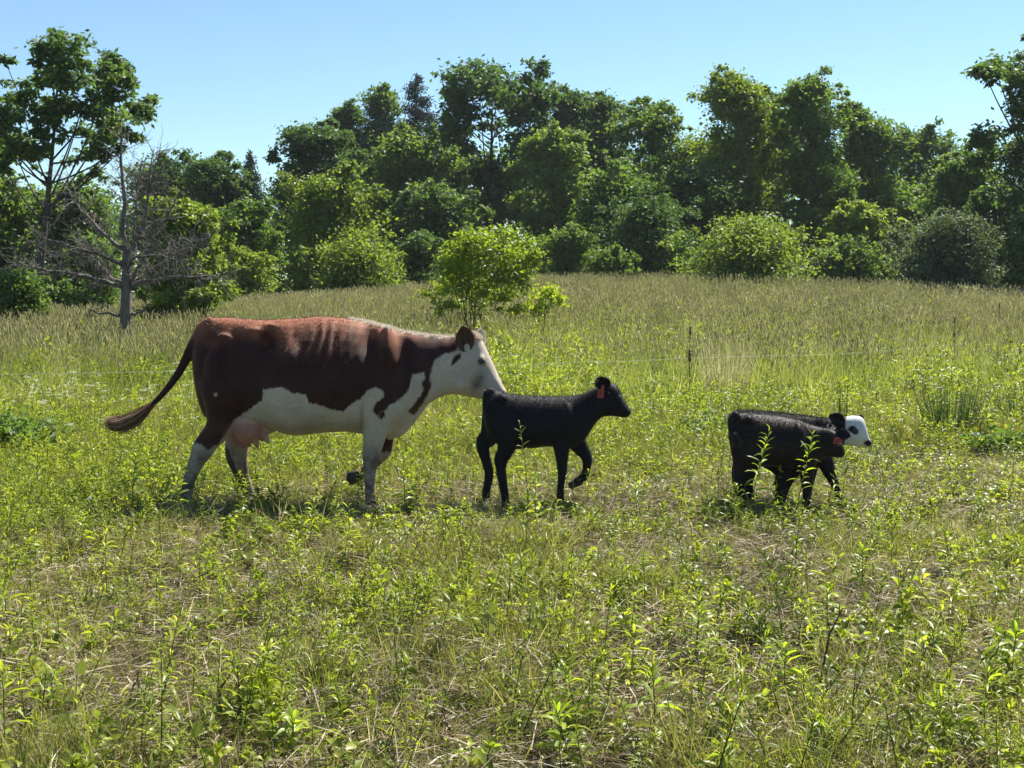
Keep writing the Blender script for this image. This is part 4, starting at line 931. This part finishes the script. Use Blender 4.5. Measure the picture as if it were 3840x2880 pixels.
# ---------------------------------------------------------------- fence
def fence():
    posts = [(2585, 15.5, 1.10, 'dark fence post with two clips standing left of the tall dry tuft'), (3578, 18.9, 1.05, 'dark fence post behind the big rush clump at the right'), (3746, 23.5, 1.0, 'faint farthest fence post beside white wildflowers')]
    for x, d, h, lb in posts:
        X = W(x, 0, d)[0]; z = float(H(X, d)); root = empty('fence_post', (X, d, z), lb, 'fence post', 'step-in fence posts')
        mb = MB(); mb.tube([[0, 0, -.2], [.004, 0, h * .5], [.01, 0, h]], [.006, .005, .0045], 6); link('rod', mb.mesh('rod', True), M['post'], root)
        mb = MB(); mb.tube([[.008, 0, h - .08], [.012, -.005, h]], [.013, .009], 6); mb.tube([[.012, 0, h], [.03, 0, h + .012]], [.012, .006], 5); link('cap', mb.mesh('cap', True), M['post'], root)
        mb = MB(); mb.tube([[.003, 0, .68], [.003, 0, .82]], [.018, .014], 6); mb.tube([[.0, 0, .76], [.03, -.01, .765]], [.012, .01], 5); link('clip', mb.mesh('clip', True), M['clip'], root)
    pts = [(-350, 1412, 12), (0, 1405, 12.6), (700, 1392, 13.3), (1900, 1370, 14.7), (2585, 1343, 15.5), (3142, 1328, 16.9), (3309, 1316, 17.6), (3519, 1297, 18.6), (3578, 1293, 18.9), (3645, 1287, 20.5), (3720, 1247, 22.8), (3746, 1232, 23.5), (3950, 1190, 28)]
    P_ = [W(a, b, c) for a, b, c in pts]
    P_ = np.array(P_); n = 80; tt = np.linspace(0, len(P_) - 1, n); C = np.stack([np.interp(tt, np.arange(len(P_)), P_[:, k]) for k in range(3)], -1); C[:, 2] += np.random.default_rng(1).normal(0, .003, n)
    mb = MB(); mb.tube(C, .0017, 4); tag(link('fence_wire', mb.mesh('fence_wire'), M['wire']), 'thin pale electric fence twine strung between the posts across the pasture', 'fence wire')
fence()

# ---------------------------------------------------------------- plants
def blade(mb, base, dr, L, wd, bend, r, a, seg=3):
    dr = np.array(dr, float); dr /= np.linalg.norm(dr)
    sd = np.cross(dr, r.normal(0, 1, 3)); sd /= np.linalg.norm(sd) + 1e-9
    hz = np.array([dr[0], dr[1], 0]); hz = hz / (np.linalg.norm(hz) + 1e-9) if np.linalg.norm(hz) > .05 else np.array([1.0, 0, 0])
    V = []; p = np.array(base, float); d = dr.copy()
    ws = [1, .85, .6, .3][:seg] if seg < 4 else [1, .9, .7, .45]
    for i in range(seg):
        V += [p - sd * wd * ws[i] / 2, p + sd * wd * ws[i] / 2]
        d = d + (hz * .6 + np.array([0, 0, -1])) * bend / seg; d /= np.linalg.norm(d); p = p + d * L / seg
    V.append(p)
    qd = [(2 * i, 2 * i + 1, 2 * i + 3, 2 * i + 2) for i in range(seg - 1)]; tr = [(2 * seg - 2, 2 * seg - 1, 2 * seg)]
    mb.add2(V, qd, tr, a)
def lance(mb, base, dr, L, wd, droop, r, a):
    """lance-shaped folded leaf, 2 halves"""
    dr = np.array(dr, float); dr /= np.linalg.norm(dr)
    sd = np.cross(dr, [0, 0, 1]); sd /= np.linalg.norm(sd) + 1e-9; up = np.cross(sd, dr)
    tw = r.normal(0, .35); sd = sd * math.cos(tw) + up * math.sin(tw)
    b = np.array(base, float); c0 = b; c1_ = b + dr * L * .35; c2 = b + dr * L * .7 - np.array([0, 0, droop * L * .25]); c3 = b + dr * L * .95 - np.array([0, 0, droop * L * .65])
    V = [c0, c1_ + sd * wd * .5 + up * wd * .15, c1_ - sd * wd * .5 + up * wd * .15, c1_, c2 + sd * wd * .42 + up * wd * .12, c2 - sd * wd * .42 + up * wd * .12, c2, c3]
    mb.add2(V, [(3, 1, 4, 6), (2, 3, 6, 5)], [(0, 1, 3), (0, 3, 2), (6, 4, 7), (5, 6, 7)], a)

def src_coll(name, meshes, mat):
    c = bpy.data.collections.new(name)
    for i, me in enumerate(meshes):
        me.materials.clear(); me.materials.append(mat) if not isinstance(mat, list) else [me.materials.append(x) for x in mat]
        o = bpy.data.objects.new('%s_%02d' % (name, i), me); c.objects.link(o)
    return c
def scatter(name, label, cat, coll, P_, rot, scale, idx, seed=0):
    me = bpy.data.meshes.new(name + '_points'); n = len(P_); me.vertices.add(n); me.vertices.foreach_set('co', np.asarray(P_, dtype=np.float32).ravel())
    a = me.attributes.new('rot', 'FLOAT_VECTOR', 'POINT'); a.data.foreach_set('vector', np.asarray(rot, dtype=np.float32).ravel())
    a = me.attributes.new('scl', 'FLOAT_VECTOR', 'POINT'); a.data.foreach_set('vector', np.asarray(scale, dtype=np.float32).ravel())
    a = me.attributes.new('idx', 'INT', 'POINT'); a.data.foreach_set('value', np.asarray(idx, dtype=np.int32))
    o = link(name, me)
    g = bpy.data.node_groups.new(name, 'GeometryNodeTree'); g.interface.new_socket('Geometry', in_out='INPUT', socket_type='NodeSocketGeometry'); g.interface.new_socket('Geometry', in_out='OUTPUT', socket_type='NodeSocketGeometry')
    N = g.nodes; L = g.links; gi = N.new('NodeGroupInput'); go = N.new('NodeGroupOutput'); ip = N.new('GeometryNodeInstanceOnPoints')
    ci = N.new('GeometryNodeCollectionInfo'); ci.inputs['Collection'].default_value = coll; ci.inputs['Separate Children'].default_value = True; ci.inputs['Reset Children'].default_value = True
    def na(k, t):
        x = N.new('GeometryNodeInputNamedAttribute'); x.data_type = t; x.inputs['Name'].default_value = k; return x.outputs['Attribute']
    e2r = N.new('FunctionNodeEulerToRotation')
    L.new(gi.outputs[0], ip.inputs['Points']); L.new(ci.outputs[0], ip.inputs['Instance']); ip.inputs['Pick Instance'].default_value = True
    L.new(na('idx', 'INT'), ip.inputs['Instance Index']); L.new(na('rot', 'FLOAT_VECTOR'), e2r.inputs[0]); L.new(e2r.outputs[0], ip.inputs['Rotation']); L.new(na('scl', 'FLOAT_VECTOR'), ip.inputs['Scale'])
    L.new(ip.outputs[0], go.inputs[0])
    md = o.modifiers.new('scatter', 'NODES'); md.node_group = g
    tag(o, label, cat, None, 'stuff'); return o

def grass_tuft(seed, nb, h, wd, spread, bend, lean=.35):
    r = np.random.default_rng(seed); mb = MB()
    for i in range(nb):
        a = r.uniform(0, 2 * np.pi); rr = spread * math.sqrt(r.random()); l_ = r.uniform(.05, lean)
        blade(mb, (rr * math.cos(a), rr * math.sin(a), -.01), (math.cos(a + r.normal(0, .8)) * l_, math.sin(a + r.normal(0, .8)) * l_, 1), h * r.uniform(.45, 1.15), wd * r.uniform(.7, 1.3), r.uniform(.1, bend), r, r.random())
    return mb.mesh('tuft')
def seed_grass(seed, nb, h):
    r = np.random.default_rng(seed); mb = MB(); sm = MB()
    for i in range(nb):
        a = r.uniform(0, 2 * np.pi); rr = .22 * math.sqrt(r.random()); b = np.array([rr * math.cos(a), rr * math.sin(a), -.01]); l_ = r.normal(0, .12, 2); hh = h * r.uniform(.7, 1.15)
        c = b + np.array([l_[0] * .3, l_[1] * .3, hh * .6]); e = b + np.array([l_[0] * 1.0, l_[1] * 1.0, hh])
        for kx in (0, 1):
            w_ = .0022 * np.array([1, 0, 0] if kx == 0 else [0, 1, 0]); mb.add([b - w_, b + w_, c + w_, c - w_], [(0, 1, 2, 3)], r.random()); mb.add([c - w_, c + w_, e + w_ * .5, e - w_ * .5], [(0, 1, 2, 3)], r.random())
        hl = r.uniform(.06, .11); tip = e + np.array([l_[0] * .3, l_[1] * .3, hl]) 
        for kx in range(3):
            an = kx * 1.05; w_ = .009 * np.array([math.cos(an), math.sin(an), 0]); mid = (e + tip) / 2
            mb.add([e, mid + w_, tip, mid - w_], [(0, 1, 2, 3)], 2 + r.random())
    return mb
def straw_mat_(seed, n, R_, L=(.06, .22), lift=.03):
    r = np.random.default_rng(seed); mb = MB()
    for i in range(n):
        a = r.uniform(0, 2 * np.pi); rr = R_ * math.sqrt(r.random()); az = r.uniform(0, 2 * np.pi)
        blade(mb, (rr * math.cos(a), rr * math.sin(a), r.uniform(.0, lift)), (math.cos(az), math.sin(az), r.normal(.12, .22)), r.uniform(*L), r.uniform(.0024, .0056), r.uniform(0, .5), r, r.random(), 2)
    return mb.mesh('straw')
def forb(seed, h, nleaf, L, wd, lean=.1, top=True, bare=.15, branch=0):
    r = np.random.default_rng(seed); mb = MB(); k = 6; t = np.linspace(0, 1, k); lx, ly = r.normal(0, lean, 2)
    P_ = np.stack([lx * h * t ** 1.5, ly * h * t ** 1.5, h * t - .01], -1); mb.tube(P_, np.linspace(.0035, .0015, k), 4, a=.1, cap=False)
    g = 2.4; a0 = r.uniform(0, 6)
    for i in range(nleaf):
        s = bare + (1 - bare) * (i + r.random() * .6) / nleaf; s = s if s < 1 else 1
        p = np.array([np.interp(s, t, P_[:, j]) for j in range(3)]); az = a0 + g * i + r.normal(0, .25)
        el = np.interp(s, [0, .6, .9, 1], [-.1, .25, .6, 1.3]) + r.normal(0, .2); ll = L * np.interp(s, [0, .4, .85, 1], [.75, 1, .85, .45]) * r.uniform(.75, 1.2)
        lance(mb, p, (math.cos(az) * math.cos(el), math.sin(az) * math.cos(el), math.sin(el)), ll, wd * r.uniform(.8, 1.2), r.uniform(.1, .8), r, r.random())
    if top:
        for i in range(9):
            az = r.uniform(0, 6.28); el = r.uniform(.5, 1.4); lance(mb, P_[-1] - [0, 0, .01 * i * L * 5], (math.cos(az) * math.cos(el), math.sin(az) * math.cos(el), math.sin(el)), L * r.uniform(.3, .65), wd * .7, .2, r, .4 + .6 * r.random())
    return mb.mesh('forb')
def broad(seed, h, n, L):
    r = np.random.default_rng(seed); mb = MB()
    for i in range(n):
        az = r.uniform(0, 6.28); p = np.array([r.normal(0, .03), r.normal(0, .03), r.uniform(.1, 1) * h]); lance(mb, p, (math.cos(az), math.sin(az), r.uniform(-.1, .8)), L * r.uniform(.6, 1.2), L * .45, r.uniform(.1, .8), r, r.random())
        if i % 3 == 0: mb.tube([[0, 0, 0], p], .0015, 3, a=.1, cap=False)
    return mb.mesh('broad')
def umbel(seed):
    r = np.random.default_rng(seed); mb = MB(); h = r.uniform(.38, .6)
    for i in range(3):
        c = np.array([r.normal(0, .08), r.normal(0, .08), h * r.uniform(.8, 1.1)])
        for j in range(22):
            p = c + np.array([r.normal(0, .022), r.normal(0, .022), r.normal(0, .005)]); s = .0042; mb.add([p + [-s, 0, 0], p + [0, -s, .002], p + [s, 0, 0], p + [0, s, .002]], [(0, 1, 2, 3)], r.random())
    return mb.mesh('umbel')

def pts_in(n, ylo, yhi, seed, margin=1.25, power=1.0):
    """points over the visible wedge of ground, even per square metre"""
    r = np.random.default_rng(seed); y = np.sqrt(r.uniform(ylo ** 2, yhi ** 2, n)) if power == 1 else (r.uniform(ylo ** power, yhi ** power, n)) ** (1 / power)
    x = r.uniform(-1, 1, n) * (y * .421 * margin + .6)
    return x, y, r
def short_zone(x, y):
    """1 where the pasture is grazed short (near), 0 where it stands tall"""
    e = np.interp(x, [-4, -3, -1.6, 0, 2, 4, 6], [7.6, 8.6, 10.0, 10.3, 10.6, 11.6, 12]) + (vnoise(x, y, 1.6, 21) - .5) * 1.6
    return 1 - smooth(e - 1.0, e + 1.6, y)
def place(name, label, cat, coll, nvar, x, y, r, smin, smax, tilt=.12, zs=None, dz=0):
    n = len(x); z = H(x, y) + dz; rot = np.stack([r.normal(0, tilt, n), r.normal(0, tilt, n), r.uniform(0, 6.283, n)], -1); s = r.uniform(smin, smax, n)
    if zs is not None: s = s * zs
    return scatter(name, label, cat, coll, np.stack([x, y, z], -1), rot, np.stack([s, s, s], -1), r.integers(0, nvar, n))

CG = src_coll('tuft_source', [grass_tuft(300 + i, 24, .15, .0046, .09, 2.6, .9) for i in range(6)], M['grass'])
CT = src_coll('tussock_source', [grass_tuft(310 + i, 34, .27, .0055, .06, 1.7, .75) for i in range(5)], M['grass'])
CF2 = src_coll('thin_forb_source', [forb(470 + i, [.34, .22, .42, .28, .18, .38][i], [14, 12, 16, 20, 10, 22][i], [.07, .11, .08, .05, .09, .12][i], [.012, .022, .010, .008, .026, .014][i], .2, i % 2 == 0, .3) for i in range(6)], M['weed'])
CM = src_coll('meadow_source', [grass_tuft(320 + i, 30, .42, .0055, .16, .9, .35) for i in range(5)], M['meadow'])
CGM = src_coll('lush_source', [grass_tuft(340 + i, 26, .34, .006, .13, 1.0, .4) for i in range(5)], M['grass'])
CS = src_coll('straw_source', [straw_mat_(360 + i, 44, .17, (.05, .24), .07) for i in range(6)], M['straw'])
seeds = []
for i in range(5):
    mb = seed_grass(380 + i, 16, .62); me_ = mb.mesh('seedgrass'); seeds.append(me_)
CSD = src_coll('seed_source', seeds, [M['meadow'], M['seed']])
for me_ in seeds:
    nv = len(me_.vertices); a = np.empty(nv, dtype=np.float32); me_.attributes['rnd'].data.foreach_get('value', a)
    fi = np.array([p.vertices[0] for p in me_.polygons]); mi = (a[fi] >= 1.5).astype(np.int32); me_.polygons.foreach_set('material_index', mi)
    me_.attributes['rnd'].data.foreach_set('value', np.where(a >= 1.5, a - 2, a).astype(np.float32))
CF = src_coll('forb_source', [forb(400 + i, [.30, .38, .26, .42, .34, .22][i], [24, 30, 18, 32, 24, 17][i], .104, .0125, .12) for i in range(6)], M['weed'])
CB = src_coll('broad_source', [broad(420 + i, .16, 16, .07) for i in range(4)], M['weed'])
CU = src_coll('umbel_source', [umbel(440 + i) for i in range(3)], M['flower'])

# short pasture: grass, thatch, small weeds
def clumpy(x, y, seed, lo=.35, k=4.0, a=.9, b_=.28): return np.clip((vnoise(x, y, a, seed) * .55 + vnoise(x, y, b_, seed + 1) * .45 - lo) * k, 0, 1)
def open_(x, y): return smooth(.27, .36, vnoise(x, y, .42, 71) * .6 + vnoise(x, y, .16, 72) * .4) * .93 + .07
def near(x, y): return .35 + .65 * smooth(4.8, 8.0, y + .3 * np.abs(x + .3))
def legs(x, y): return 1 - .8 * smooth(7.4, 8.2, y) * (1 - smooth(9.6, 10.4, y)) * smooth(-3.4, -2.6, x)
x, y, r = pts_in(60000, 3.4, 13, 1, power=1.1); k = r.random(len(x)) < np.clip(.25 + .75 * short_zone(x, y), 0, 1) * (.06 + .94 * clumpy(x, y, 31, .3, 5, .55, .15)) * open_(x, y)
place('pasture_grass', 'short uneven grazed grass covering the near pasture', 'grass', CG, 6, x[k], y[k], r, .4, 1.1, .25)
x, y, r = pts_in(16000, 3.4, 13, 11, power=1.1); k = r.random(len(x)) < clumpy(x, y, 131, .53, 6, .8, .22) * legs(x, y)
place('grass_tussocks', 'taller arching tufts standing in clumps of the near pasture', 'grass', CT, 5, x[k], y[k], r, .55, 1.15, .2)
x, y, r = pts_in(20000, 3.4, 12.5, 2, power=1.1); k = r.random(len(x)) < short_zone(x, y) * (.5 + .5 * clumpy(x, y, 33, .40, 6, 1.1, .3)) * open_(x, y)
place('straw_litter', 'dry trampled straw and stalks lying on the near pasture', 'straw', CS, 6, x[k], y[k], r, .5, 1.2, .12)
x, y, r = pts_in(30000, 3.6, 12.5, 3, power=1.2); k = r.random(len(x)) < clumpy(x, y, 35, .545, 6, 1.0, .3) * legs(x, y) * .75 * near(x, y)
place('pasture_weeds', 'bright lance-leaved weeds growing in clumps through the near pasture', 'weeds', CF, 6, x[k], y[k], r, .3, .85, .3)
x, y, r = pts_in(2300, 3.6, 12.5, 13, power=1.2)
place('scattered_weeds', 'single thin weeds of mixed height dotted over the near pasture', 'weeds', CF2, 6, x, y, r, .4, 1.05, .25)
x, y, r = pts_in(14000, 3.6, 12.5, 4, power=1.2); k = r.random(len(x)) < clumpy(x, y, 37, .56, 5, .7, .2) * near(x, y)
place('broadleaf_weeds', 'small broad-leaved weeds among the grazed grass', 'weeds', CB, 4, x[k], y[k], r, .4, 1.0, .2)
# standing growth
x, y, r = pts_in(26000, 6.5, 24, 5, power=1.5); k = r.random(len(x)) < (1 - short_zone(x, y))
place('lush_grass', 'bright green knee-high grass between the animals and the fence', 'grass', CGM, 5, x[k], y[k], r, .6, 1.15, .15, zs=.6 + .4 * smooth(9, 13, y[k]))
x, y, r = pts_in(13000, 6.5, 22, 6, power=1.5); k = r.random(len(x)) < (1 - short_zone(x, y)) * np.clip(vnoise(x, y, 1.6, 41) * 1.6, .2, 1)
place('standing_weeds', 'dense upright goldenrod-like weeds growing around the fence line', 'weeds', CF, 6, x[k], y[k], r, .7, 1.25, .12, zs=.65 + .35 * smooth(9, 13, y[k]))
# meadow beyond
x, y, r = pts_in(52000, 14, 60, 7, power=1.6); k = r.random(len(x)) < smooth(14, 19, y) * np.clip(vnoise(x, y, .9, 51) * 1.8, .25, 1)
place('meadow_grass', 'tall olive meadow grass running back to the wood edge', 'grass', CM, 5, x[k], y[k], r, .7, 1.6, .14, zs=.75 + .5 * vnoise(x[k], y[k], 1.4, 53))
x, y, r = pts_in(30000, 14, 58, 8, power=1.6); k = r.random(len(x)) < smooth(15, 20, y) * np.clip(vnoise(x, y, 4, 43) * 1.7 - .1, .15, 1)
place('seeding_grass', 'tan purple-brown seed heads standing over the far meadow', 'grass', CSD, 5, x[k], y[k], r, .75, 1.35, .1)
x, y, r = pts_in(16000, 15, 52, 17, power=1.5); k = r.random(len(x)) < clumpy(x, y, 55, .5, 6, 3.5, 1.0)
place('meadow_weeds', 'bright green leafy patches breaking up the olive meadow', 'weeds', CF, 6, x[k], y[k], r, 1.2, 2.0, .12)
# wild flowers
fx = []; r = np.random.default_rng(9)
for (cx, cy, d, sx, sy, n) in ((210, 0, 13.6, .7, .5, 26), (330, 0, 14.2, .5, .5, 12), (3640, 0, 20, .9, .8, 26), (3350, 0, 26, 1.5, 1.2, 14), (700, 0, 15, .3, .4, 8)):
    X = W(cx, 0, d)[0]; fx.append(np.stack([r.normal(X, sx, n), r.normal(d, sy, n)], -1))
fx = np.concatenate(fx); place('white_wildflowers', 'scattered heads of small white wildflowers in the taller grass', 'wildflowers', CU, 3, fx[:, 0], fx[:, 1], r, .7, 1.1)

# ---------------------------------------------------------------- single plants that stand out
leafm = []
for i in range(6):
    rr = np.random.default_rng(500 + i); mb = MB(); lance(mb, (0, 0, 0), (1, 0, .15), 1.0, .17, .2 + .13 * i, rr, [.1, .3, .5, .7, .85, .6][i]); leafm.append(mb.mesh('leaf')); leafm[-1].materials.append(M['weed_bright'])
def hero_forb(label, px_, top, d, L=.1, n=26, lean=0, seed=0, wd=1.0, bare=.25, name='goldenrod_plant', group='tall goldenrod-like plants'):
    X = W(px_, 0, d)[0]; z = float(H(X, d)); r = np.random.default_rng(seed)
    tp = W(px_ + lean, top, d); h = tp[2] - z; root = empty(name, (X, d, z), label, 'plant', group)
    k = 7; t = np.linspace(0, 1, k); dx = tp[0] - X
    P_ = np.stack([dx * t ** 1.3 + np.sin(t * 4 + seed) * .006, np.sin(t * 3 + seed) * .01, h * t - .03 * (1 - t)], -1)
    mb = MB(); mb.tube(P_, np.linspace(.0045, .0018, k), 5); link('stem', mb.mesh('stem', True), M['weedstem'], root)
    for i in range(n):
        s = bare + (1 - bare) * ((i + .5 * r.random()) / n) ** .8; s = min(s, 1); p = [float(np.interp(s, t, P_[:, j])) for j in range(3)]
        az = 2.4 * i + r.normal(0, .2); el = np.interp(s, [0, .6, .92, 1], [-.15, .3, .7, 1.25]) + r.normal(0, .15)
        ll = L * np.interp(s, [0, .4, .85, 1], [.8, 1, .85, .45]) * r.uniform(.8, 1.2)
        o = bpy.data.objects.new('leaf', leafm[int(r.integers(6))]); scn.collection.objects.link(o); o.parent = root
        o.location = p; o.rotation_euler = (r.normal(0, .4), -el, az); o.scale = (ll, ll * wd, ll)
    return root
hero = [
 ('tall leafy plant standing before the belly of the lowered-head calf', 2800, 1610, 8.15, .105, 34, 85, 1, 1.0),
 ('tall leafy plant standing before the chest of the lowered-head calf', 2975, 1625, 8.1, .105, 32, 75, 2, 1.0),
 ('slim plant in front of the belly of the all-black calf', 1985, 1585, 8.3, .085, 20, -35, 3, .8),
 ('bushy-topped weed just right of the cow near foreleg', 1515, 1690, 8.3, .095, 30, 0, 4, 1.0),
 ('leafy weed left of the cow hind hoof', 672, 1735, 8.1, .10, 26, -2, 5, 1.0),
 ('big bright star-shaped weed at the bottom left of centre', 1108, 2690, 4.15, .115, 24, -6, 6, 1.3),
 ('tall lush weed with a dense bright top right of the bare patch', 2610, 2240, 5.15, .10, 40, 10, 7, 1.0),
 ('feathery upright weed second from the bottom edge, with a leaning top', 2180, 2500, 4.3, .095, 30, -70, 8, 1.0),
 ('tall thin-stemmed weed with few long leaves at the bottom centre-right', 2450, 2520, 4.25, .125, 14, 0, 9, 1.1),
 ('spiky bright weed on a dark red stem, lower right', 3010, 2510, 4.5, .09, 30, 10, 10, 1.0),
 ('leaning green weed pointing left near the bottom right', 3210, 2720, 4.1, .115, 28, -120, 11, 1.0),
 ('tall weed with layered leaves at the lower right edge', 3790, 2350, 4.7, .11, 32, 20, 12, 1.0),
 ('weed with pale leaf edges left of the layered right-edge weed', 3690, 2520, 4.5, .095, 24, 10, 13, .9),
 ('drooping dark-leaved weed with yellowing lower leaves, lower right', 2945, 2430, 4.75, .11, 24, -10, 14, 1.1),
 ('upright weed in the sunlit strip below the calf pair', 3230, 2050, 6.3, .085, 26, 5, 15, 1.0),
 ('slender tall weed right of the pair of calves, lit from behind', 3560, 1980, 6.6, .085, 28, -10, 16, 1.0),
 ('narrow silver-green weed at the left edge, low down', 30, 2190, 5.3, .10, 26, -6, 17, .7),
 ('short weed tuft among straw below the cow belly', 1110, 2000, 7.0, .09, 22, 5, 18, 1.0),
 ('dark tall weed with a curled brown leaf, left foreground', 500, 1710, 8.6, .115, 18, 6, 19, 1.1),
 ('upright weed with a dark stem near the left edge by the dark clump', 145, 1690, 9.2, .10, 18, -10, 20, .9),
 ('bright weed below the tail tuft of the cow', 300, 1930, 7.2, .10, 30, 10, 21, 1.0),
 ('weed leaning right over the bottom edge near the centre', 2130, 2660, 4.1, .105, 26, -40, 22, 1.0),
 ('sparse yellow-tipped weed in the straw, upper right of the bare patch', 3100, 2200, 5.5, .08, 18, 8, 23, 1.0),
 ('low leafy weed beneath the all-black calf', 2010, 1790, 8.05, .085, 24, 0, 24, 1.0),
 ('weed rising between the all-black calf and the pair', 2390, 1780, 8.2, .09, 24, -6, 25, 1.0),
 ('isolated weed at the bottom left corner with dark stem', 180, 2500, 4.6, .08, 12, 20, 26, 1.1),
]
for (lb, a, t, d, L, n, ln, sd0, wd) in hero: hero_forb(lb, a, t, d, L * (1.08 if d < 6 else 1.05), n, ln, 600 + sd0, wd)

# seedlings with one or two round bright leaves
hm = MB()
V = [(0, 0, 0)]; 
for a in np.linspace(-2.7, 2.7, 11): V.append((.5 + .5 * math.cos(a) * (1.1 if abs(a) < 2 else 1), .42 * math.sin(a), .06 * abs(math.sin(a))))
Ft = [(0, i, i + 1) for i in range(1, 11)]
hm.add(V, Ft, .75); roundleaf = hm.mesh('round_leaf'); roundleaf.materials.append(M['weed'])
for (px_, top, d, L, lb, ex) in ((1835, 2300, 5.1, .055, 'seedling holding one round sunlit leaf, left of its pair', 2), (1990, 2270, 5.15, .05, 'seedling with a round bright leaf right of its pair', 2), (2215, 2505, 4.4, .035, 'tiny seedling with a small round leaf above the leaning weeds', 1), (290, 2525, 4.4, .05, 'seedling with a notched bright leaf at the lower left', 2), (720, 2765, 4.0, .05, 'seedling with a flat pale leaf close to the bottom edge', 1), (1445, 2180, 5.6, .05, 'seedling with folded pale leaves in the middle pasture', 2)):
    X = W(px_, 0, d)[0]; z = float(H(X, d)); tp = W(px_, top, d)[2] - z; root = empty('seedling', (X, d, z), lb, 'plant', 'round-leaved seedlings')
    mb = MB(); mb.tube([[0.01, 0, -.02], [-.008, 0, tp * .5], [0, 0, tp]], [.004, .0035, .002], 5); link('stem', mb.mesh('stem', True), M['weedstem'], root)
    r = np.random.default_rng(int(px_))
    for i in range(1 + ex):
        o = bpy.data.objects.new('leaf', roundleaf); scn.collection.objects.link(o); o.parent = root; s = L * (1 if i == 0 else .7); o.scale = (s, s, s)
        o.location = (0, 0, tp * (1 if i == 0 else .8 - .15 * i)); o.rotation_euler = (R(70) if i == 0 else R(30), r.uniform(-.9, -.3), r.uniform(0, 6.28) if i else 1.2)

# rush clumps, dark leafy clumps, dry tufts, dry stalks
def clump(name, label, cat, px_, d, n, h, spread, mat, wd=.006, seed=0, bend=.25, lean=.25, group=None):
    X = W(px_, 0, d)[0]; z = float(H(X, d)); r = np.random.default_rng(seed); mb = MB()
    for i in range(n):
        a = r.uniform(0, 6.283); rr = spread * math.sqrt(r.random()); l_ = r.uniform(.0, lean)
        blade(mb, (rr * math.cos(a), rr * math.sin(a), -.02), (math.cos(a) * l_, math.sin(a) * l_, 1), h * r.uniform(.6, 1.1), wd, r.uniform(0, bend), r, r.random(), 4)
    root = empty(name, (X, d, z), label, cat, group); o = link('blades', mb.mesh('blades'), mat, root); o['kind'] = 'stuff'; return root
clump('rush_clump', 'big dark green clump of upright rushes behind the white-faced calf', 'plant', 3560, 12.6, 300, .72, .26, M['rush'], .007, 701)
clump('rush_clump', 'smaller dark rush clump at the right edge beyond the big clump', 'plant', 3810, 13.4, 130, .6, .2, M['rush'], .008, 702)
clump('rush_stalk', 'lone tall dark rush stalk behind the back of the calf pair', 'plant', 3155, 12.2, 18, .82, .04, M['rush'], .008, 703, .05, .06)
clump('dry_tuft', 'tall brownish dry grass tuft right of the near fence post', 'plant', 2720, 16.5, 260, 1.0, .3, M['seed'], .007, 704, .3, .2)
def leafy_clump(label, px_, d, n, h, spread, seed, mat):
    X = W(px_, 0, d)[0]; z = float(H(X, d)); r = np.random.default_rng(seed); lob = [(r.normal(0, spread * .5), r.normal(0, spread * .4), h * r.uniform(.3, .8), spread * .45, spread * .45, h * .3) for _ in range(10)]
    V, Fq, A = leaf_cloud(lob, n, .07, .035, seed, 26, .3, .1); root = empty('weed_clump', (X, d, z), label, 'plant'); o = link('foliage', np_mesh('foliage', V, [Fq], False, {'rnd': A}), mat, root)
    mb = MB()
    for q_ in lob: mb.tube([[q_[0] * .4, q_[1] * .4, -.02], [q_[0], q_[1], q_[2]]], [.006, .003], 4)
    link('stems', mb.mesh('stems'), M['weedstem'], root)
leafy_clump('dark shaded leafy clump near the left edge below the fence twine', 80, 11.5, 1500, .42, .42, 711, M['tree_mid'])
leafy_clump('dark low clump beneath the fence between calf and pair', 2660, 12.6, 900, .34, .3, 712, M['tree_mid'])
leafy_clump('dark weedy clump in the grass just behind the far right rushes', 3790, 11.6, 700, .3, .26, 713, M['tree_mid'])
def dry_stalk(label, pts, d, r0=.004):
    X = W(pts[0][0], 0, d)[0]; z = float(H(X, d)); C = np.array([W(a, b, d + c) for a, b, c in pts]); C[0, 2] = min(C[0, 2], z - .01); off = np.array([X, d, z])
    root = empty('dry_stalk', (X, d, z), label, 'dry stalk', 'dead stalks in the pasture'); mb = MB(); mb.tube(C - off, np.linspace(r0, r0 * .5, len(C)), 5); link('stalk', mb.mesh('stalk', True), M['straw'], root)
    r = np.random.default_rng(int(pts[0][0])); mb = MB()
    for i in range(3):
        u = r.uniform(.4, .9); k = u * (len(C) - 1); a = np.array([np.interp(k, np.arange(len(C)), (C - off)[:, j]) for j in range(3)]); mb.tube([a, a + r.normal(0, .035, 3) + [0, 0, .05]], [r0 * .5, r0 * .25], 4)
    link('twig', mb.mesh('twig'), M['straw'], root)
dry_stalk('pale forked dead stalk standing at the lower left', [(608, 2650, 0), (612, 2560, 0), (622, 2510, .02)], 4.55, .005)
dry_stalk('pale short dead stalk right of the forked one', [(815, 2650, 0), (825, 2590, 0), (830, 2570, 0)], 4.4, .006)
dry_stalk('dead stalk leaning low beside the dark hole at the lower left', [(470, 2600, 0), (500, 2570, 0), (535, 2545, .02)], 4.6, .005)
dry_stalk('long thin dead stem bending up from the straw, lower left of centre', [(915, 2660, 0), (895, 2580, 0), (890, 2500, 0)], 4.4, .0035)
dry_stalk('long dark bare stem slanting right in the lower right pasture', [(3060, 2510, 0), (3110, 2380, 0), (3160, 2280, 0)], 4.8, .0055)
dry_stalk('long pale stalk lying toward the bottom centre', [(1550, 2800, 0), (1640, 2730, .04), (1690, 2690, .08)], 4.3, .0035)
